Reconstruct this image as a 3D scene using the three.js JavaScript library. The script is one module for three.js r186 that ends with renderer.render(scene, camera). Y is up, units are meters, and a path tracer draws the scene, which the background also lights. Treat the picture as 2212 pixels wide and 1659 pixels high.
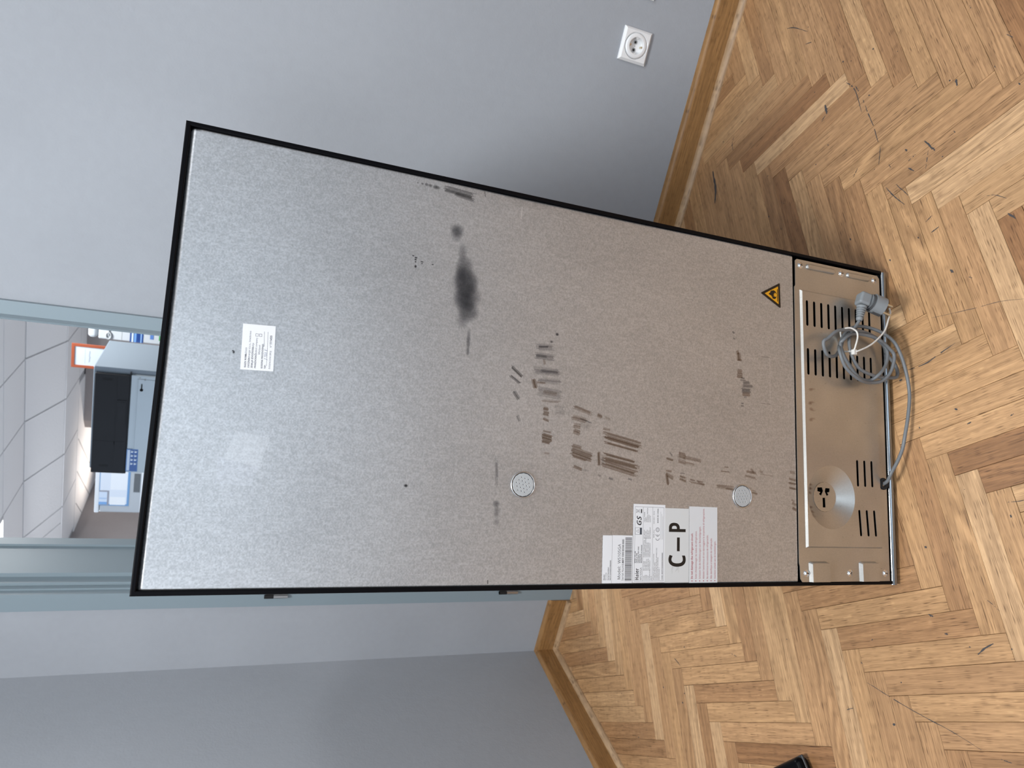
import * as THREE from 'three';
import { RoundedBoxGeometry } from 'three/addons/geometries/RoundedBoxGeometry.js';
import { mergeGeometries, mergeVertices, toCreasedNormals } from 'three/addons/utils/BufferGeometryUtils.js';
import { RectAreaLightUniformsLib } from 'three/addons/lights/RectAreaLightUniformsLib.js';

// ---------------------------------------------------------------- camera, sky, lights, exposure
const scene = new THREE.Scene();
const camera = new THREE.PerspectiveCamera(57.34, 2212 / 1659, 0.05, 60);
camera.position.set(0, 1.193, 1.8134);
// the photographer held the phone upright but the picture is stored on its side, hence the quarter turn of roll
camera.rotation.set(-0.3876, 0.32414, 0.10445 - Math.PI / 2, 'YXZ');

camera.focus = 1.12; camera.userData.fStop = 9;
const renderer = new THREE.WebGLRenderer({ antialias: true });
renderer.toneMapping = THREE.LinearToneMapping;
renderer.toneMappingExposure = 1.0;
renderer.shadowMap.enabled = true;
RectAreaLightUniformsLib.init();

scene.background = new THREE.Color(0.72, 0.84, 1.0);
scene.backgroundIntensity = 1.6;

function areaLight(w, h, pos, target, color, intensity) {
  const l = new THREE.RectAreaLight(color, intensity, w, h);
  l.position.set(...pos); l.lookAt(...target); scene.add(l); return l;
}
const DAY = new THREE.Color(0.92, 0.96, 1.0);
const LAMP = new THREE.Color(0.95, 0.98, 1.0);
// daylight through the two windows of the front wall
areaLight(1.7, 1.7, [-0.62, 1.72, 4.52], [-0.62, 1.72, 0], DAY, 2.0);
areaLight(1.7, 1.7, [2.05, 1.72, 4.52], [2.05, 1.72, 0], new THREE.Color(.70, .86, 1), 2.6);

// ---------------------------------------------------------------- small helpers
let seed = 20240611;
const rnd = () => { seed = (seed * 1664525 + 1013904223) >>> 0; return seed / 4294967296; };
const rr = (a, b) => a + (b - a) * rnd();
const V = (x, y, z) => new THREE.Vector3(x, y, z);
const used = new Map();
function numbered(n) { const k = used.get(n) ?? 0; used.set(n, k + 1); return k ? n + '_' + String(k).padStart(3, '0') : n; }
const clean = (g) => {
  g = g.index ? g.toNonIndexed() : g;
  for (const k of Object.keys(g.attributes)) if (!['position', 'normal', 'uv'].includes(k)) g.deleteAttribute(k);
  if (!g.attributes.uv) g.setAttribute('uv', new THREE.Float32BufferAttribute(new Float32Array(g.attributes.position.count * 2), 2));
  g.morphAttributes = {};
  return g;
};
function merged(gs) { gs = [].concat(gs).map(clean); return gs.length > 1 ? mergeGeometries(gs) : gs[0]; }
function mesh(name, geo, mat, parent, label) {
  const m = new THREE.Mesh(Array.isArray(geo) ? merged(geo) : geo, mat);
  m.name = numbered(name); m.castShadow = m.receiveShadow = true;
  if (label) m.userData.label = label;
  (parent ?? scene).add(m); return m;
}
function thing(name, label, category, pos = [0, 0, 0], turn = 0, group) {
  const o = new THREE.Group(); o.name = numbered(name); o.position.set(...pos); o.rotation.y = turn;
  o.userData = { label, category }; if (group) o.userData.group = group;
  scene.add(o); return o;
}
function structure(name, geo, mat) { const m = mesh(name, geo, mat); m.userData.kind = 'structure'; return m; }
function structureGroup(name) { const o = new THREE.Group(); o.name = name; o.userData.kind = 'structure'; scene.add(o); return o; }
// boxes given by their extents, uv in metres
function boxUV(g) {
  const p = g.attributes.position, n = g.attributes.normal, uv = new Float32Array(p.count * 2);
  for (let i = 0; i < p.count; i++) {
    const ax = Math.abs(n.getX(i)), ay = Math.abs(n.getY(i)), az = Math.abs(n.getZ(i));
    let u, v;
    if (ay >= ax && ay >= az) { u = p.getX(i); v = p.getZ(i); } else if (ax >= az) { u = p.getZ(i); v = p.getY(i); } else { u = p.getX(i); v = p.getY(i); }
    uv[2 * i] = u; uv[2 * i + 1] = v;
  }
  g.setAttribute('uv', new THREE.BufferAttribute(uv, 2)); return g;
}
function bx(x0, x1, y0, y1, z0, z1) { const g = new THREE.BoxGeometry(x1 - x0, y1 - y0, z1 - z0); g.translate((x0 + x1) / 2, (y0 + y1) / 2, (z0 + z1) / 2); return boxUV(g); }
function rbx(x0, x1, y0, y1, z0, z1, r, s = 3) { const g = new RoundedBoxGeometry(x1 - x0, y1 - y0, z1 - z0, s, r); g.translate((x0 + x1) / 2, (y0 + y1) / 2, (z0 + z1) / 2); return boxUV(clean(g)); }
function shapeOf(pts) { const s = new THREE.Shape(); pts.forEach(([x, y], i) => (i ? s.lineTo(x, y) : s.moveTo(x, y))); s.closePath(); return s; }
function rrShape(x0, x1, y0, y1, r, S = THREE.Shape) {
  const s = new S(); s.moveTo(x0 + r, y0); s.lineTo(x1 - r, y0); s.absarc(x1 - r, y0 + r, r, -Math.PI / 2, 0); s.lineTo(x1, y1 - r); s.absarc(x1 - r, y1 - r, r, 0, Math.PI / 2);
  s.lineTo(x0 + r, y1); s.absarc(x0 + r, y1 - r, r, Math.PI / 2, Math.PI); s.lineTo(x0, y0 + r); s.absarc(x0 + r, y0 + r, r, Math.PI, 1.5 * Math.PI); return s;
}
function ext(shape, depth, z0 = 0, bevel = 0) {
  const g = new THREE.ExtrudeGeometry(shape, { depth: depth - 2 * bevel, bevelEnabled: bevel > 0, bevelSize: bevel, bevelThickness: bevel, bevelOffset: -bevel, bevelSegments: 2, curveSegments: 10 });
  g.translate(0, 0, z0 + bevel); return g;
}
function cyl(r0, r1, h, seg = 24, open = false) { return new THREE.CylinderGeometry(r0, r1, h, seg, 1, open); }
function tube(pts, r, seg, rad = 10, closed = false) { return new THREE.TubeGeometry(new THREE.CatmullRomCurve3(pts, closed, 'centripetal'), seg, r, rad, closed); }
// noise
const perm = new Uint8Array(512); { const p = [...Array(256).keys()]; for (let i = 255; i > 0; i--) { const j = Math.floor(rnd() * (i + 1)); [p[i], p[j]] = [p[j], p[i]]; } for (let i = 0; i < 512; i++) perm[i] = p[i & 255]; }
function vnoise(x, y, px = 256, py = 256) {
  const xi = Math.floor(x), yi = Math.floor(y), fx = x - xi, fy = y - yi, sx = fx * fx * (3 - 2 * fx), sy = fy * fy * (3 - 2 * fy);
  const h = (a, b) => perm[perm[((a % px) + px) % px & 255] + (((b % py) + py) % py & 255)] / 255;
  return (h(xi, yi) * (1 - sx) + h(xi + 1, yi) * sx) * (1 - sy) + (h(xi, yi + 1) * (1 - sx) + h(xi + 1, yi + 1) * sx) * sy;
}
function canvas(w, h) { const c = document.createElement('canvas'); c.width = w; c.height = h; return [c, c.getContext('2d')]; }
function texture(c, color = true, repeat = false) {
  const t = new THREE.CanvasTexture(c); if (color) t.colorSpace = THREE.SRGBColorSpace; t.magFilter = THREE.LinearFilter;
  if (repeat) t.wrapS = t.wrapT = THREE.RepeatWrapping; return t;
}
function pixelTexture(w, h, f, color = true, repeat = true) {
  const d = new Uint8Array(w * h * 4);
  for (let y = 0; y < h; y++) for (let x = 0; x < w; x++) { const c = f(x, y), i = (y * w + x) * 4; if (typeof c === 'number') d[i] = d[i + 1] = d[i + 2] = Math.max(0, Math.min(255, c)); else for (let k = 0; k < 3; k++) d[i + k] = Math.max(0, Math.min(255, c[k])); d[i + 3] = 255; }
  const t = new THREE.DataTexture(d, w, h); t.magFilter = THREE.LinearFilter; if (color) t.colorSpace = THREE.SRGBColorSpace; if (repeat) t.wrapS = t.wrapT = THREE.RepeatWrapping; t.needsUpdate = true; return t;
}
const std = (o) => new THREE.MeshStandardMaterial(o), phys = (o) => new THREE.MeshPhysicalMaterial(o);
const lin = (r, g, b) => new THREE.Color().setRGB(r, g, b);

// ---------------------------------------------------------------- materials
const plasterBump = pixelTexture(512, 512, (x, y) => 128 + 60 * (vnoise(x / 4, y / 4, 128, 128) - .5) + 70 * (vnoise(x / 16 + 7, y / 16, 32, 32) - .5) + 40 * (vnoise(x / 64, y / 64 + 3, 8, 8) - .5), false);
plasterBump.repeat.set(2.2, 2.2);
const wallTone = pixelTexture(512, 512, (x, y) => { const v = 246 + 10 * (vnoise(x / 128, y / 128, 4, 4) - .5) + 6 * (vnoise(x / 32, y / 32, 16, 16) - .5) + 3 * (vnoise(x / 3, y / 3, 170, 170) - .5); return [v, v, v + 1]; });
wallTone.repeat.set(.45, .45);
const M = {
  wall: std({ color: lin(.365, .387, .418), map: wallTone, roughness: .82, bumpMap: plasterBump, bumpScale: .0005 }),
  ceiling: std({ color: lin(.78, .79, .80), roughness: .9, bumpMap: plasterBump, bumpScale: .001 }),
  steel: phys({ color: lin(.23, .29, .325), roughness: .38, clearcoat: .25, clearcoatRoughness: .3 }),
  black: phys({ color: lin(.003, .003, .004), roughness: .3, specularIntensity: .15 }),
  dark: std({ color: lin(.006, .006, .007), roughness: .8 }),
  zincBright: std({ color: lin(.62, .64, .66), metalness: 1, roughness: .3 }),
  rail: std({ color: lin(.30, .32, .34), metalness: 1, roughness: .2 }),
  screw: std({ color: lin(.8, .81, .82), metalness: 1, roughness: .18 }),
  plasticGrey: phys({ color: lin(.40, .42, .43), roughness: .5 }),
  cable: phys({ color: lin(.13, .138, .145), roughness: .45 }),
  plug: phys({ color: lin(.19, .205, .215), roughness: .55 }),
  plugDark: std({ color: lin(.06, .06, .062), roughness: .6 }),
  tie: phys({ color: lin(.60, .585, .55), roughness: .45 }),
  white: phys({ color: lin(.80, .81, .82), roughness: .35, clearcoat: .3, clearcoatRoughness: .2 }),
  socketDark: std({ color: lin(.02, .02, .02), roughness: .6 }),
  brass: std({ color: lin(.7, .62, .45), metalness: 1, roughness: .3 }),
  subfloor: std({ color: lin(.035, .022, .013), roughness: .9 }),
  hinge: std({ color: lin(.5, .5, .5), metalness: 1, roughness: .35 }),
};

// ---------------------------------------------------------------- room shell
const X0 = -1.613, X1 = 3.2, Z0 = -0.03, Z1 = 4.6, CH = 2.8;
const DL = -1.345, DR = -0.575, DH = 2.06;             // clear wall opening of the doorway
{
  const s = shapeOf([[X0 - .2, -.1], [X1 + .2, -.1], [X1 + .2, CH + .1], [X0 - .2, CH + .1]]);
  s.holes.push(new THREE.Path([V(DL, -.1, 0), V(DR, -.1, 0), V(DR, DH, 0), V(DL, DH, 0)].map((p) => new THREE.Vector2(p.x, p.y))));
  structure('wall_back', ext(s, .2, Z0 - .2), M.wall);
}
structure('wall_left', bx(X0 - .2, X0, -.1, CH + .1, Z0, Z1), M.wall);
structure('wall_right', bx(X1, X1 + .2, -.1, CH + .1, Z0, Z1), M.wall);
{
  const s = shapeOf([[X0 - .2, -.1], [X1 + .2, -.1], [X1 + .2, CH + .1], [X0 - .2, CH + .1]]);
  for (const cx of [-.62, 2.05]) s.holes.push(new THREE.Path([[-.9, .82], [.9, .82], [.9, 2.62], [-.9, 2.62]].map(([x, y]) => new THREE.Vector2(cx + x, y))));
  structure('wall_front', ext(s, .25, Z1), M.wall);
}
structure('ceiling', bx(X0, X1, CH, CH + .15, Z0, Z1), M.ceiling);
[-.62, 2.05].forEach((cx, i) => {
  const g = structureGroup('window_' + (i + 1));
  for (const [a, b, c, d] of [[-.9, .9, .82, .88], [-.9, .9, 2.56, 2.62], [-.9, -.84, .88, 2.56], [.84, .9, .88, 2.56], [-.03, .03, .88, 2.56]]) mesh('window_frame', rbx(cx + a, cx + b, c, d, Z1 + .08, Z1 + .15, .008), M.white, g);
  mesh('window_sill', rbx(cx - .95, cx + .95, .79, .82, Z1 - .12, Z1 + .08, .008), M.white, g);
});

// ---------------------------------------------------------------- ceiling lamp panels
const glow = new THREE.MeshStandardMaterial({ color: 0xffffff, emissive: new THREE.Color(1, 1, 1), emissiveIntensity: 2.2, roughness: .6 });
function ceilingLamp(x, z, y, label, power, color = LAMP) {
  const t = thing('ceiling_lamp', label, 'lamp', [x, y, z]);
  mesh('frame', [[-.297, -.28, -.297, .297], [.28, .297, -.297, .297], [-.28, .28, -.297, -.28], [-.28, .28, .28, .297]].map(([a, b, c, d]) => bx(a, b, -.008, .006, c, d)), M.white, t);
  mesh('diffuser', rbx(-.281, .281, -.006, .004, -.281, .281, .003, 2), glow, t);
  areaLight(.55, .55, [x, y - .012, z], [x, 0, z], color, power);
}
ceilingLamp(-.48, 1.62, CH - .012, 'square white ceiling lamp panel over the parquet, nearer the left wall', 72);
ceilingLamp(2.10, 1.55, CH - .012, 'square white ceiling lamp panel over the parquet, nearer the right wall', 36);

// ---------------------------------------------------------------- parquet floor
// oak boards 302 x 42.5 mm laid in single herringbone; the row lines run away from the back wall
const woodTex = [0, 1, 2].map((kind) => pixelTexture(1024, 512, (x, y) => {      // 0.9 m along the grain by 0.30 m
  const a = x / 1024, b = y / 512;
  const warp = (vnoise(a * 4 + kind * 31, b * 6, 4, 6) - .5) * (kind === 1 ? 1.6 : .5);
  const ring = .5 + .5 * Math.sin(6.283 * (b * (kind === 1 ? 14 : 22) + warp * 2.2 + 2 * vnoise(a * 2, b * 12 + 9, 2, 12)));
  const fibre = vnoise(a * 36 + kind * 17, b * 256, 36, 256), fine = vnoise(a * 128, b * 512 + 40, 128, 512), broad = vnoise(a * 5 + 3, b * 24, 5, 24);
  const pore = Math.pow(Math.max(0, vnoise(a * 48 + 11, b * 340 + kind * 5, 48, 340) - .70) / .30, 1.5);
  const fleck = kind === 2 ? Math.pow(Math.max(0, vnoise(a * 60, b * 90 + 60, 60, 90) - .72) / .28, 2) : 0;
  let v = 218 + 30 * (broad - .5) + 34 * (fibre - .5) + 12 * (fine - .5) - (kind === 1 ? 40 : 20) * ring * (.3 + .7 * broad) - 85 * pore + 30 * fleck;
  const w = (v - 214) / 214;
  return [v + 16, v + 10 + 12 * w, v + 6 + 26 * w];
}));
const woodBump = pixelTexture(512, 256, (x, y) => 150 + 60 * (vnoise(x / 14, y * 1, 37, 256) - .5) - 70 * Math.pow(Math.max(0, vnoise(x / 21 + 5, y * .66, 24, 170) - .68) / .32, 1.4) + 26 * (vnoise(x / 64, y / 16, 8, 16) - .5), false);
for (const t of [...woodTex, woodBump]) t.repeat.set(1 / .9, 1 / .3);
//        0 dark umber     1 brown            2 mid oak          3 golden oak       4 light            5 pale
const tones = [[.265, .138, .060], [.325, .184, .086], [.380, .226, .110], [.415, .252, .122], [.440, .277, .140], [.480, .315, .170]];
const woodMat = tones.map((c) => woodTex.map((t) => phys({ color: lin(c[0] * 1.32, c[1] * 1.32, c[2] * 1.32), map: t, roughness: .46, bumpMap: woodBump, bumpScale: .0005, clearcoat: .12, clearcoatRoughness: .35 })));
const floor = structureGroup('floor');
mesh('subfloor', bx(X0 - .1, X1 + .1, -.10, -.012, Z0 - .1, Z1 + .1), M.subfloor, floor);
const LB = .30174, WB = .04248, TH = .02338, T0 = .3523, R2 = Math.SQRT2;
const S = [.2015, .0533, .8093, .9597, 1.0545, .847, .6435, .3134, .1093];
const per = WB * R2, stepE = .2090, stepO = .2159;         // drop of a board along the row axis, even and odd columns
const rowS = (j) => {
  if (j >= 0 && j <= 8) return S[j];
  let k = j < 0 ? 0 : 8, s = S[k];
  while (k < j) { s += k % 2 === 0 ? -stepE : stepO; k++; }
  while (k > j) { k--; s += ((k % 2) + 2) % 2 === 0 ? stepE : -stepO; }
  return s;
};
// column j lies between rows j and j + 1; its joint m runs from a tip on row j to a tip on row j + 1
const evenCol = (j) => ((j % 2) + 2) % 2 === 0;
const shiftOf = (j) => Math.round(((evenCol(j) ? -stepE : stepO) - (rowS(j + 1) - rowS(j))) / per);
const joint = (j, m) => { const q = LB / R2; return [[T0 - j * q, rowS(j) + m * per], [T0 - (j + 1) * q, rowS(j + 1) + (m + shiftOf(j)) * per]]; };
const cross = ([p, q], [r, t]) => { const d1 = [q[0] - p[0], q[1] - p[1]], d2 = [t[0] - r[0], t[1] - r[1]], k = ((r[0] - p[0]) * d2[1] - (r[1] - p[1]) * d2[0]) / (d1[0] * d2[1] - d1[1] * d2[0]); return [p[0] + d1[0] * k, p[1] + d1[1] * k]; };
const toWorld = (t, s) => [t * Math.cos(TH) - s * Math.sin(TH), t * Math.sin(TH) + s * Math.cos(TH)];
const clipRoom = (poly) => {
  const cut = (P, f) => { const o = []; P.forEach((a, i) => { const b = P[(i + 1) % P.length], fa = f(a), fb = f(b); if (fa >= 0) o.push(a); if (fa * fb < 0) { const k = fa / (fa - fb); o.push(a.map((v, q) => v + (b[q] - v) * k)); } }); return o; };
  for (const f of [(p) => p[0] - (X0 + .004), (p) => X1 - .004 - p[0], (p) => p[1] - (Z0 + .004), (p) => Z1 - .004 - p[1]]) { poly = cut(poly, f); if (poly.length < 3) return []; }
  return poly;
};
const camMatrix = new THREE.Matrix4(); camera.updateMatrixWorld(); camera.updateProjectionMatrix();
const seenAt = (x, z) => { const p = V(x, 0, z).project(camera); return Math.abs(p.x) < 1.04 && Math.abs(p.y) < 1.05 && p.z < 1; };
// prism of a convex outline with a small chamfer; a = along the grain, b = across it, for the texture
function prism(poly, y0, y1, ch, dirA, off) {
  const n = poly.length, pos = [], uv = [];
  const c = poly.reduce((q, p) => [q[0] + p[0] / n, q[1] + p[1] / n], [0, 0]);
  const inner = insetPoly(poly, ch * .7);      // corners moved in by the chamfer on all sides
  const put = (p, y) => { pos.push(p[0], y, p[1]); const dx = p[0] - c[0], dz = p[1] - c[1]; uv.push(dx * dirA[0] + dz * dirA[1] + off[0], -dx * dirA[1] + dz * dirA[0] + off[1]); };
  for (let i = 1; i + 1 < n; i++) for (const k of [0, i + 1, i]) put(inner[k], y1);
  for (let i = 0; i < n; i++) {
    const j = (i + 1) % n;
    for (const [p, y] of [[poly[i], y1 - ch], [inner[i], y1], [inner[j], y1], [poly[i], y1 - ch], [inner[j], y1], [poly[j], y1 - ch]]) put(p, y);
    for (const [p, y] of [[poly[i], y0], [poly[i], y1 - ch], [poly[j], y1 - ch], [poly[i], y0], [poly[j], y1 - ch], [poly[j], y0]]) put(p, y);
  }
  const g = new THREE.BufferGeometry(); g.setAttribute('position', new THREE.Float32BufferAttribute(pos, 3)); g.setAttribute('uv', new THREE.Float32BufferAttribute(uv, 2)); g.computeVertexNormals(); return g;
}
// tone of single boards, by a point [x, z] lying on the board
const toneAt = [[0.192, 0.793, 5], [0.172, 0.854, 5], [0.145, 0.906, 4], [0.118, 0.943, 4], [0.057, 0.907, 5], [0.074, 0.959, 0], [0.286, 0.414, 5], [0.292, 0.178, 4], [0.434, 0.440, 4], [0.411, 0.503, 1], [0.416, 0.555, 3], [0.411, 0.620, 2], [0.414, 0.681, 2], [0.409, 0.741, 2], [0.397, 0.791, 2], [0.429, 0.387, 1], [0.424, 0.331, 2], [0.419, 0.254, 3], [-0.426, 1.149, 5], [-0.452, 1.109, 3], [-0.470, 1.081, 1], [-0.482, 1.047, 3], [-0.414, 1.180, 3], [-0.481, 1.003, 4], [-0.803, 0.986, 5], [-0.843, 0.954, 2], [-0.873, 0.920, 2], [-0.904, 0.884, 4], [-0.924, 0.847, 4], [-0.936, 0.804, 2], [-0.694, 0.908, 1], [-0.672, 0.997, 3], [-0.655, 1.078, 1], [-0.642, 1.142, 3], [-0.650, 1.200, 2], [-0.665, 1.241, 3], [-0.688, 1.284, 2], [-0.811, 1.028, 3], [-0.797, 1.068, 2], [-0.798, 1.113, 4], [-1.253, 0.450, 5], [-1.215, 0.495, 2], [-1.192, 0.557, 3], [-1.181, 0.621, 3], [-1.270, 0.331, 3], [-1.289, 0.264, 4], [-1.310, 0.194, 4], [-1.357, 0.133, 4], [-1.051, 0.979, 0], [-1.092, 0.850, 2], [-1.079, 0.808, 3], [-1.035, 0.767, 1], [-1.031, 0.708, 3], [-1.037, 0.651, 2], [-1.028, 0.583, 3], [-1.018, 0.510, 2], [-1.390, 0.206, 3], [-1.392, 0.136, 1], [-1.388, 0.273, 1], [-1.386, 0.337, 3], [-1.385, 0.397, 3], [-1.377, 0.479, 2], [-1.386, 0.538, 2], [-1.405, 0.600, 1], [-0.059, 0.807, 3], [-0.031, 0.847, 3], [-0.052, 0.906, 3], [-0.042, 0.947, 2], [-0.004, 0.965, 4], [-0.027, 1.005, 4], [-0.111, 0.884, 3], [-0.131, 0.933, 4], [-0.143, 0.976, 3], [-0.166, 1.030, 3], [-0.211, 1.084, 3], [-0.236, 1.027, 3], [-0.249, 1.076, 2], [-0.270, 0.948, 4], [-0.212, 0.980, 3], [-0.363, 0.951, 4], [-0.373, 1.006, 4], [-0.419, 1.008, 3], [0.031, 0.347, 1], [0.043, 0.267, 3], [0.016, 0.406, 2], [0.063, 0.431, 4], [0.037, 0.212, 1], [0.006, 0.165, 2], [0.033, 0.523, 2], [0.011, 0.577, 3], [0.001, 0.636, 1], [0.027, 0.674, 1], [0.034, 0.718, 3], [0.041, 0.760, 3], [0.040, 0.804, 2], [0.040, 0.854, 3], [0.245, 0.124, 1], [0.214, 0.254, 1], [0.206, 0.328, 3], [0.233, 0.510, 2], [0.216, 0.571, 2], [0.236, 0.623, 3], [0.220, 0.676, 3], [0.231, 0.725, 2], [0.188, 0.401, 1]];
const boards = [];
const insetPoly = (poly, g) => poly.map((p, i) => {
  const n = poly.length, q = poly[(i + n - 1) % n], r = poly[(i + 1) % n], l1 = Math.hypot(p[0] - q[0], p[1] - q[1]), l2 = Math.hypot(r[0] - p[0], r[1] - p[1]);
  if (Math.min(l1, l2) < g * 5) return p;
  const e1 = [(p[0] - q[0]) / l1, (p[1] - q[1]) / l1], e2 = [(r[0] - p[0]) / l2, (r[1] - p[1]) / l2], k = g / Math.max(.2, Math.abs(e1[0] * e2[1] - e1[1] * e2[0]));
  return [p[0] + (e2[0] - e1[0]) * k, p[1] + (e2[1] - e1[1]) * k];
});
for (let j = -12; j <= 18; j++) for (let m = -70; m <= 100; m++) {
  const A = joint(j, m), B = joint(j, evenCol(j) ? m + 1 : m - 1), Rr = joint(j - 1, m - shiftOf(j - 1)), Ll = joint(j + 1, m + shiftOf(j));
  const quad = [cross(A, Rr), cross(A, Ll), cross(B, Ll), cross(B, Rr)].map((p) => toWorld(...p));
  const dd0 = [quad[0][0] - quad[1][0], quad[0][1] - quad[1][1]], dl = Math.hypot(...dd0), dd = [dd0[0] / dl, dd0[1] / dl];
  let poly = clipRoom(quad); if (poly.length < 3) continue;
  let area = 0; poly.forEach((p, i) => { const r = poly[(i + 1) % poly.length]; area += p[0] * r[1] - r[0] * p[1]; });
  if (Math.abs(area) < 2e-4) continue;
  if (area > 0) poly.reverse();
  poly = insetPoly(poly, rr(.00012, .00042));
  const ctr = poly.reduce((q, p) => [q[0] + p[0] / poly.length, q[1] + p[1] / poly.length], [0, 0]);
  boards.push({ key: j + ':' + m, poly, dd, seen: poly.some((p) => seenAt(...p)) || seenAt(...ctr), dist: Math.hypot(ctr[0], ctr[1] - 1.8134, 1.19), ctr });
}
const inside = (P, x, z) => P.every((p, i) => { const q = P[(i + 1) % P.length]; return (q[0] - p[0]) * (z - p[1]) - (q[1] - p[1]) * (x - p[0]) <= 0; });
for (const [x, z, tone] of toneAt) { const b = boards.find((q) => q.tone === undefined && Math.hypot(q.ctr[0] - x, q.ctr[1] - z) < .2 && inside(q.poly, x, z)); if (b) b.tone = tone; }
const inView = boards.filter((b) => b.seen).sort((a, b) => a.dist - b.dist);
const picked = new Set(inView.slice(0, 300));
const restGeo = tones.map(() => []);
for (const b of boards) {
  const r = rnd(), tone = b.tone ?? (r < .10 ? 0 : r < .30 ? 1 : r < .62 ? 2 : r < .82 ? 3 : r < .96 ? 4 : 5), kind = Math.floor(rnd() * 3), off = [rnd() * .9, rnd() * .3], lift = rr(-.00025, .00025), tilt = 0;
  const g = prism(b.poly, -.012, lift, .0005, b.dd, off);
  if (picked.has(b)) { const m = mesh('parquet_board', g, woodMat[tone][kind], floor); } else restGeo[tone].push(g);
}
restGeo.forEach((gs, i) => { if (gs.length) { const m = mesh('parquet_field', gs, woodMat[i][0], floor); m.userData.kind = 'stuff'; } });

// rubber scuffs and dents left on the boards
{
  const scuffMat = std({ color: lin(.055, .050, .050), roughness: .8 });
  for (const [w, ...pts] of [[0.0039, [0.321, 0.465], [0.309, 0.493], [0.260, 0.539]], [0.0038, [0.313, 0.496], [0.300, 0.513]], [0.0037, [0.285, 0.531], [0.279, 0.536]], [0.0037, [0.273, 0.543], [0.260, 0.555], [0.235, 0.582], [0.202, 0.611]], [0.0124, [0.273, 0.423], [0.255, 0.438]], [0.0041, [0.251, 0.435], [0.238, 0.430]], [0.0076, [0.320, 0.739], [0.310, 0.747]], [0.0021, [0.393, 0.805], [0.387, 0.821]], [0.0021, [0.396, 0.808], [0.398, 0.812]], [0.0031, [0.450, 0.708], [0.444, 0.713]], [0.0071, [0.210, 0.722], [0.199, 0.742], [0.193, 0.753]], [0.0023, [0.193, 0.738], [0.159, 0.748]], [0.0057, [0.192, 0.684], [0.189, 0.691]], [0.0032, [0.170, 0.702], [0.184, 0.713]], [0.0048, [0.158, 0.708], [0.153, 0.724]], [0.0026, [0.192, 0.622], [0.158, 0.634]], [0.0042, [0.116, 0.673], [0.102, 0.699], [0.089, 0.732]], [0.0025, [0.125, 0.693], [0.107, 0.732]], [0.0017, [0.124, 0.887], [0.128, 0.905], [0.125, 0.928]], [0.0051, [0.102, 0.940], [0.095, 0.957]], [0.0023, [0.064, 0.792], [0.078, 0.800]], [0.0037, [0.046, 0.811], [0.060, 0.823]], [0.0027, [0.147, 0.582], [0.127, 0.579]], [0.0070, [-0.009, 0.879], [-0.012, 0.888]], [0.0027, [-0.013, 0.919], [-0.014, 0.926]], [0.0049, [-0.018, 0.744], [-0.019, 0.749]], [0.0034, [-0.204, 0.878], [-0.180, 0.907], [-0.155, 0.925], [-0.128, 0.945]], [0.0013, [-0.100, 0.881], [-0.080, 0.919], [-0.060, 0.956], [-0.040, 0.990], [-0.026, 1.026]], [0.0061, [-0.229, 0.869], [-0.225, 0.874]], [0.0039, [-0.251, 1.025], [-0.245, 1.030]], [0.0024, [-0.210, 1.085], [-0.204, 1.089]], [0.0043, [-0.591, 1.201], [-0.574, 1.206], [-0.558, 1.214]], [0.0046, [-0.598, 1.140], [-0.595, 1.146]], [0.0055, [-0.587, 1.102], [-0.585, 1.111]], [0.0023, [-0.782, 1.053], [-0.774, 1.086], [-0.765, 1.124], [-0.749, 1.177], [-0.735, 1.221], [-0.724, 1.268]], [0.0024, [-0.713, 1.297], [-0.704, 1.314]], [0.0024, [-0.863, 1.038], [-0.845, 1.051]], [0.0013, [-0.501, 1.173], [-0.502, 1.185], [-0.505, 1.201]], [0.0033, [-1.153, 0.552], [-1.152, 0.582]], [0.0028, [-0.991, 0.726], [-0.984, 0.744]], [0.0018, [-0.340, 1.139], [-0.325, 1.160]], [0.0041, [-0.356, 1.151], [-0.359, 1.155]], [0.0032, [-0.757, 1.026], [-0.758, 1.030]], [0.0028, [0.411, 0.291], [0.414, 0.313]], [0.0033, [0.194, 0.122], [0.171, 0.125], [0.156, 0.137]], [0.0126, [0.096, 0.074], [0.050, 0.112], [0.014, 0.127]], [0.0030, [0.452, 0.204], [0.453, 0.224], [0.439, 0.285]], [0.0028, [0.342, 0.806], [0.338, 0.810]], [0.0030, [0.230, 0.776], [0.227, 0.781]], [0.0025, [0.161, 0.658], [0.155, 0.666]]]) {
    const n = Math.max(6, pts.length * 4), c = new THREE.CatmullRomCurve3(pts.map(([x, z]) => V(x, 0, z))), pos = [], idx = [];
    for (let i = 0; i <= n; i++) { const p = c.getPoint(i / n), d = c.getTangent(i / n), f = Math.sin(Math.PI * Math.min(1, Math.max(0, .06 + i / n * .88))) ** .6 * rr(.4, 1) * w * .40; const jx = rr(-.15, .15) * w, a = .00036; pos.push(p.x - d.z * f + jx * d.z, a, p.z + d.x * f, p.x + d.z * f + jx * d.z, a, p.z - d.x * f); if (i < n && (w > .004 || rnd() > .12)) idx.push(2 * i, 2 * i + 1, 2 * i + 2, 2 * i + 1, 2 * i + 3, 2 * i + 2); }
    const g = new THREE.BufferGeometry(); g.setAttribute('position', new THREE.Float32BufferAttribute(pos, 3)); g.setIndex(idx); g.computeVertexNormals();
    mesh('scuff_mark', clean(g), scuffMat, floor);
  }
  const specks = [];
  for (let i = 0; i < 150; i++) { const x = rr(-1.5, .62), z = rr(.05, 1.45); const g = new THREE.CircleGeometry(rr(.0006, .0018), 7).rotateX(-Math.PI / 2).scale(rr(.6, 2.2), 1, rr(.6, 1.4)).rotateY(rr(0, 3)).translate(x, .00034, z); specks.push(g); }
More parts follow.
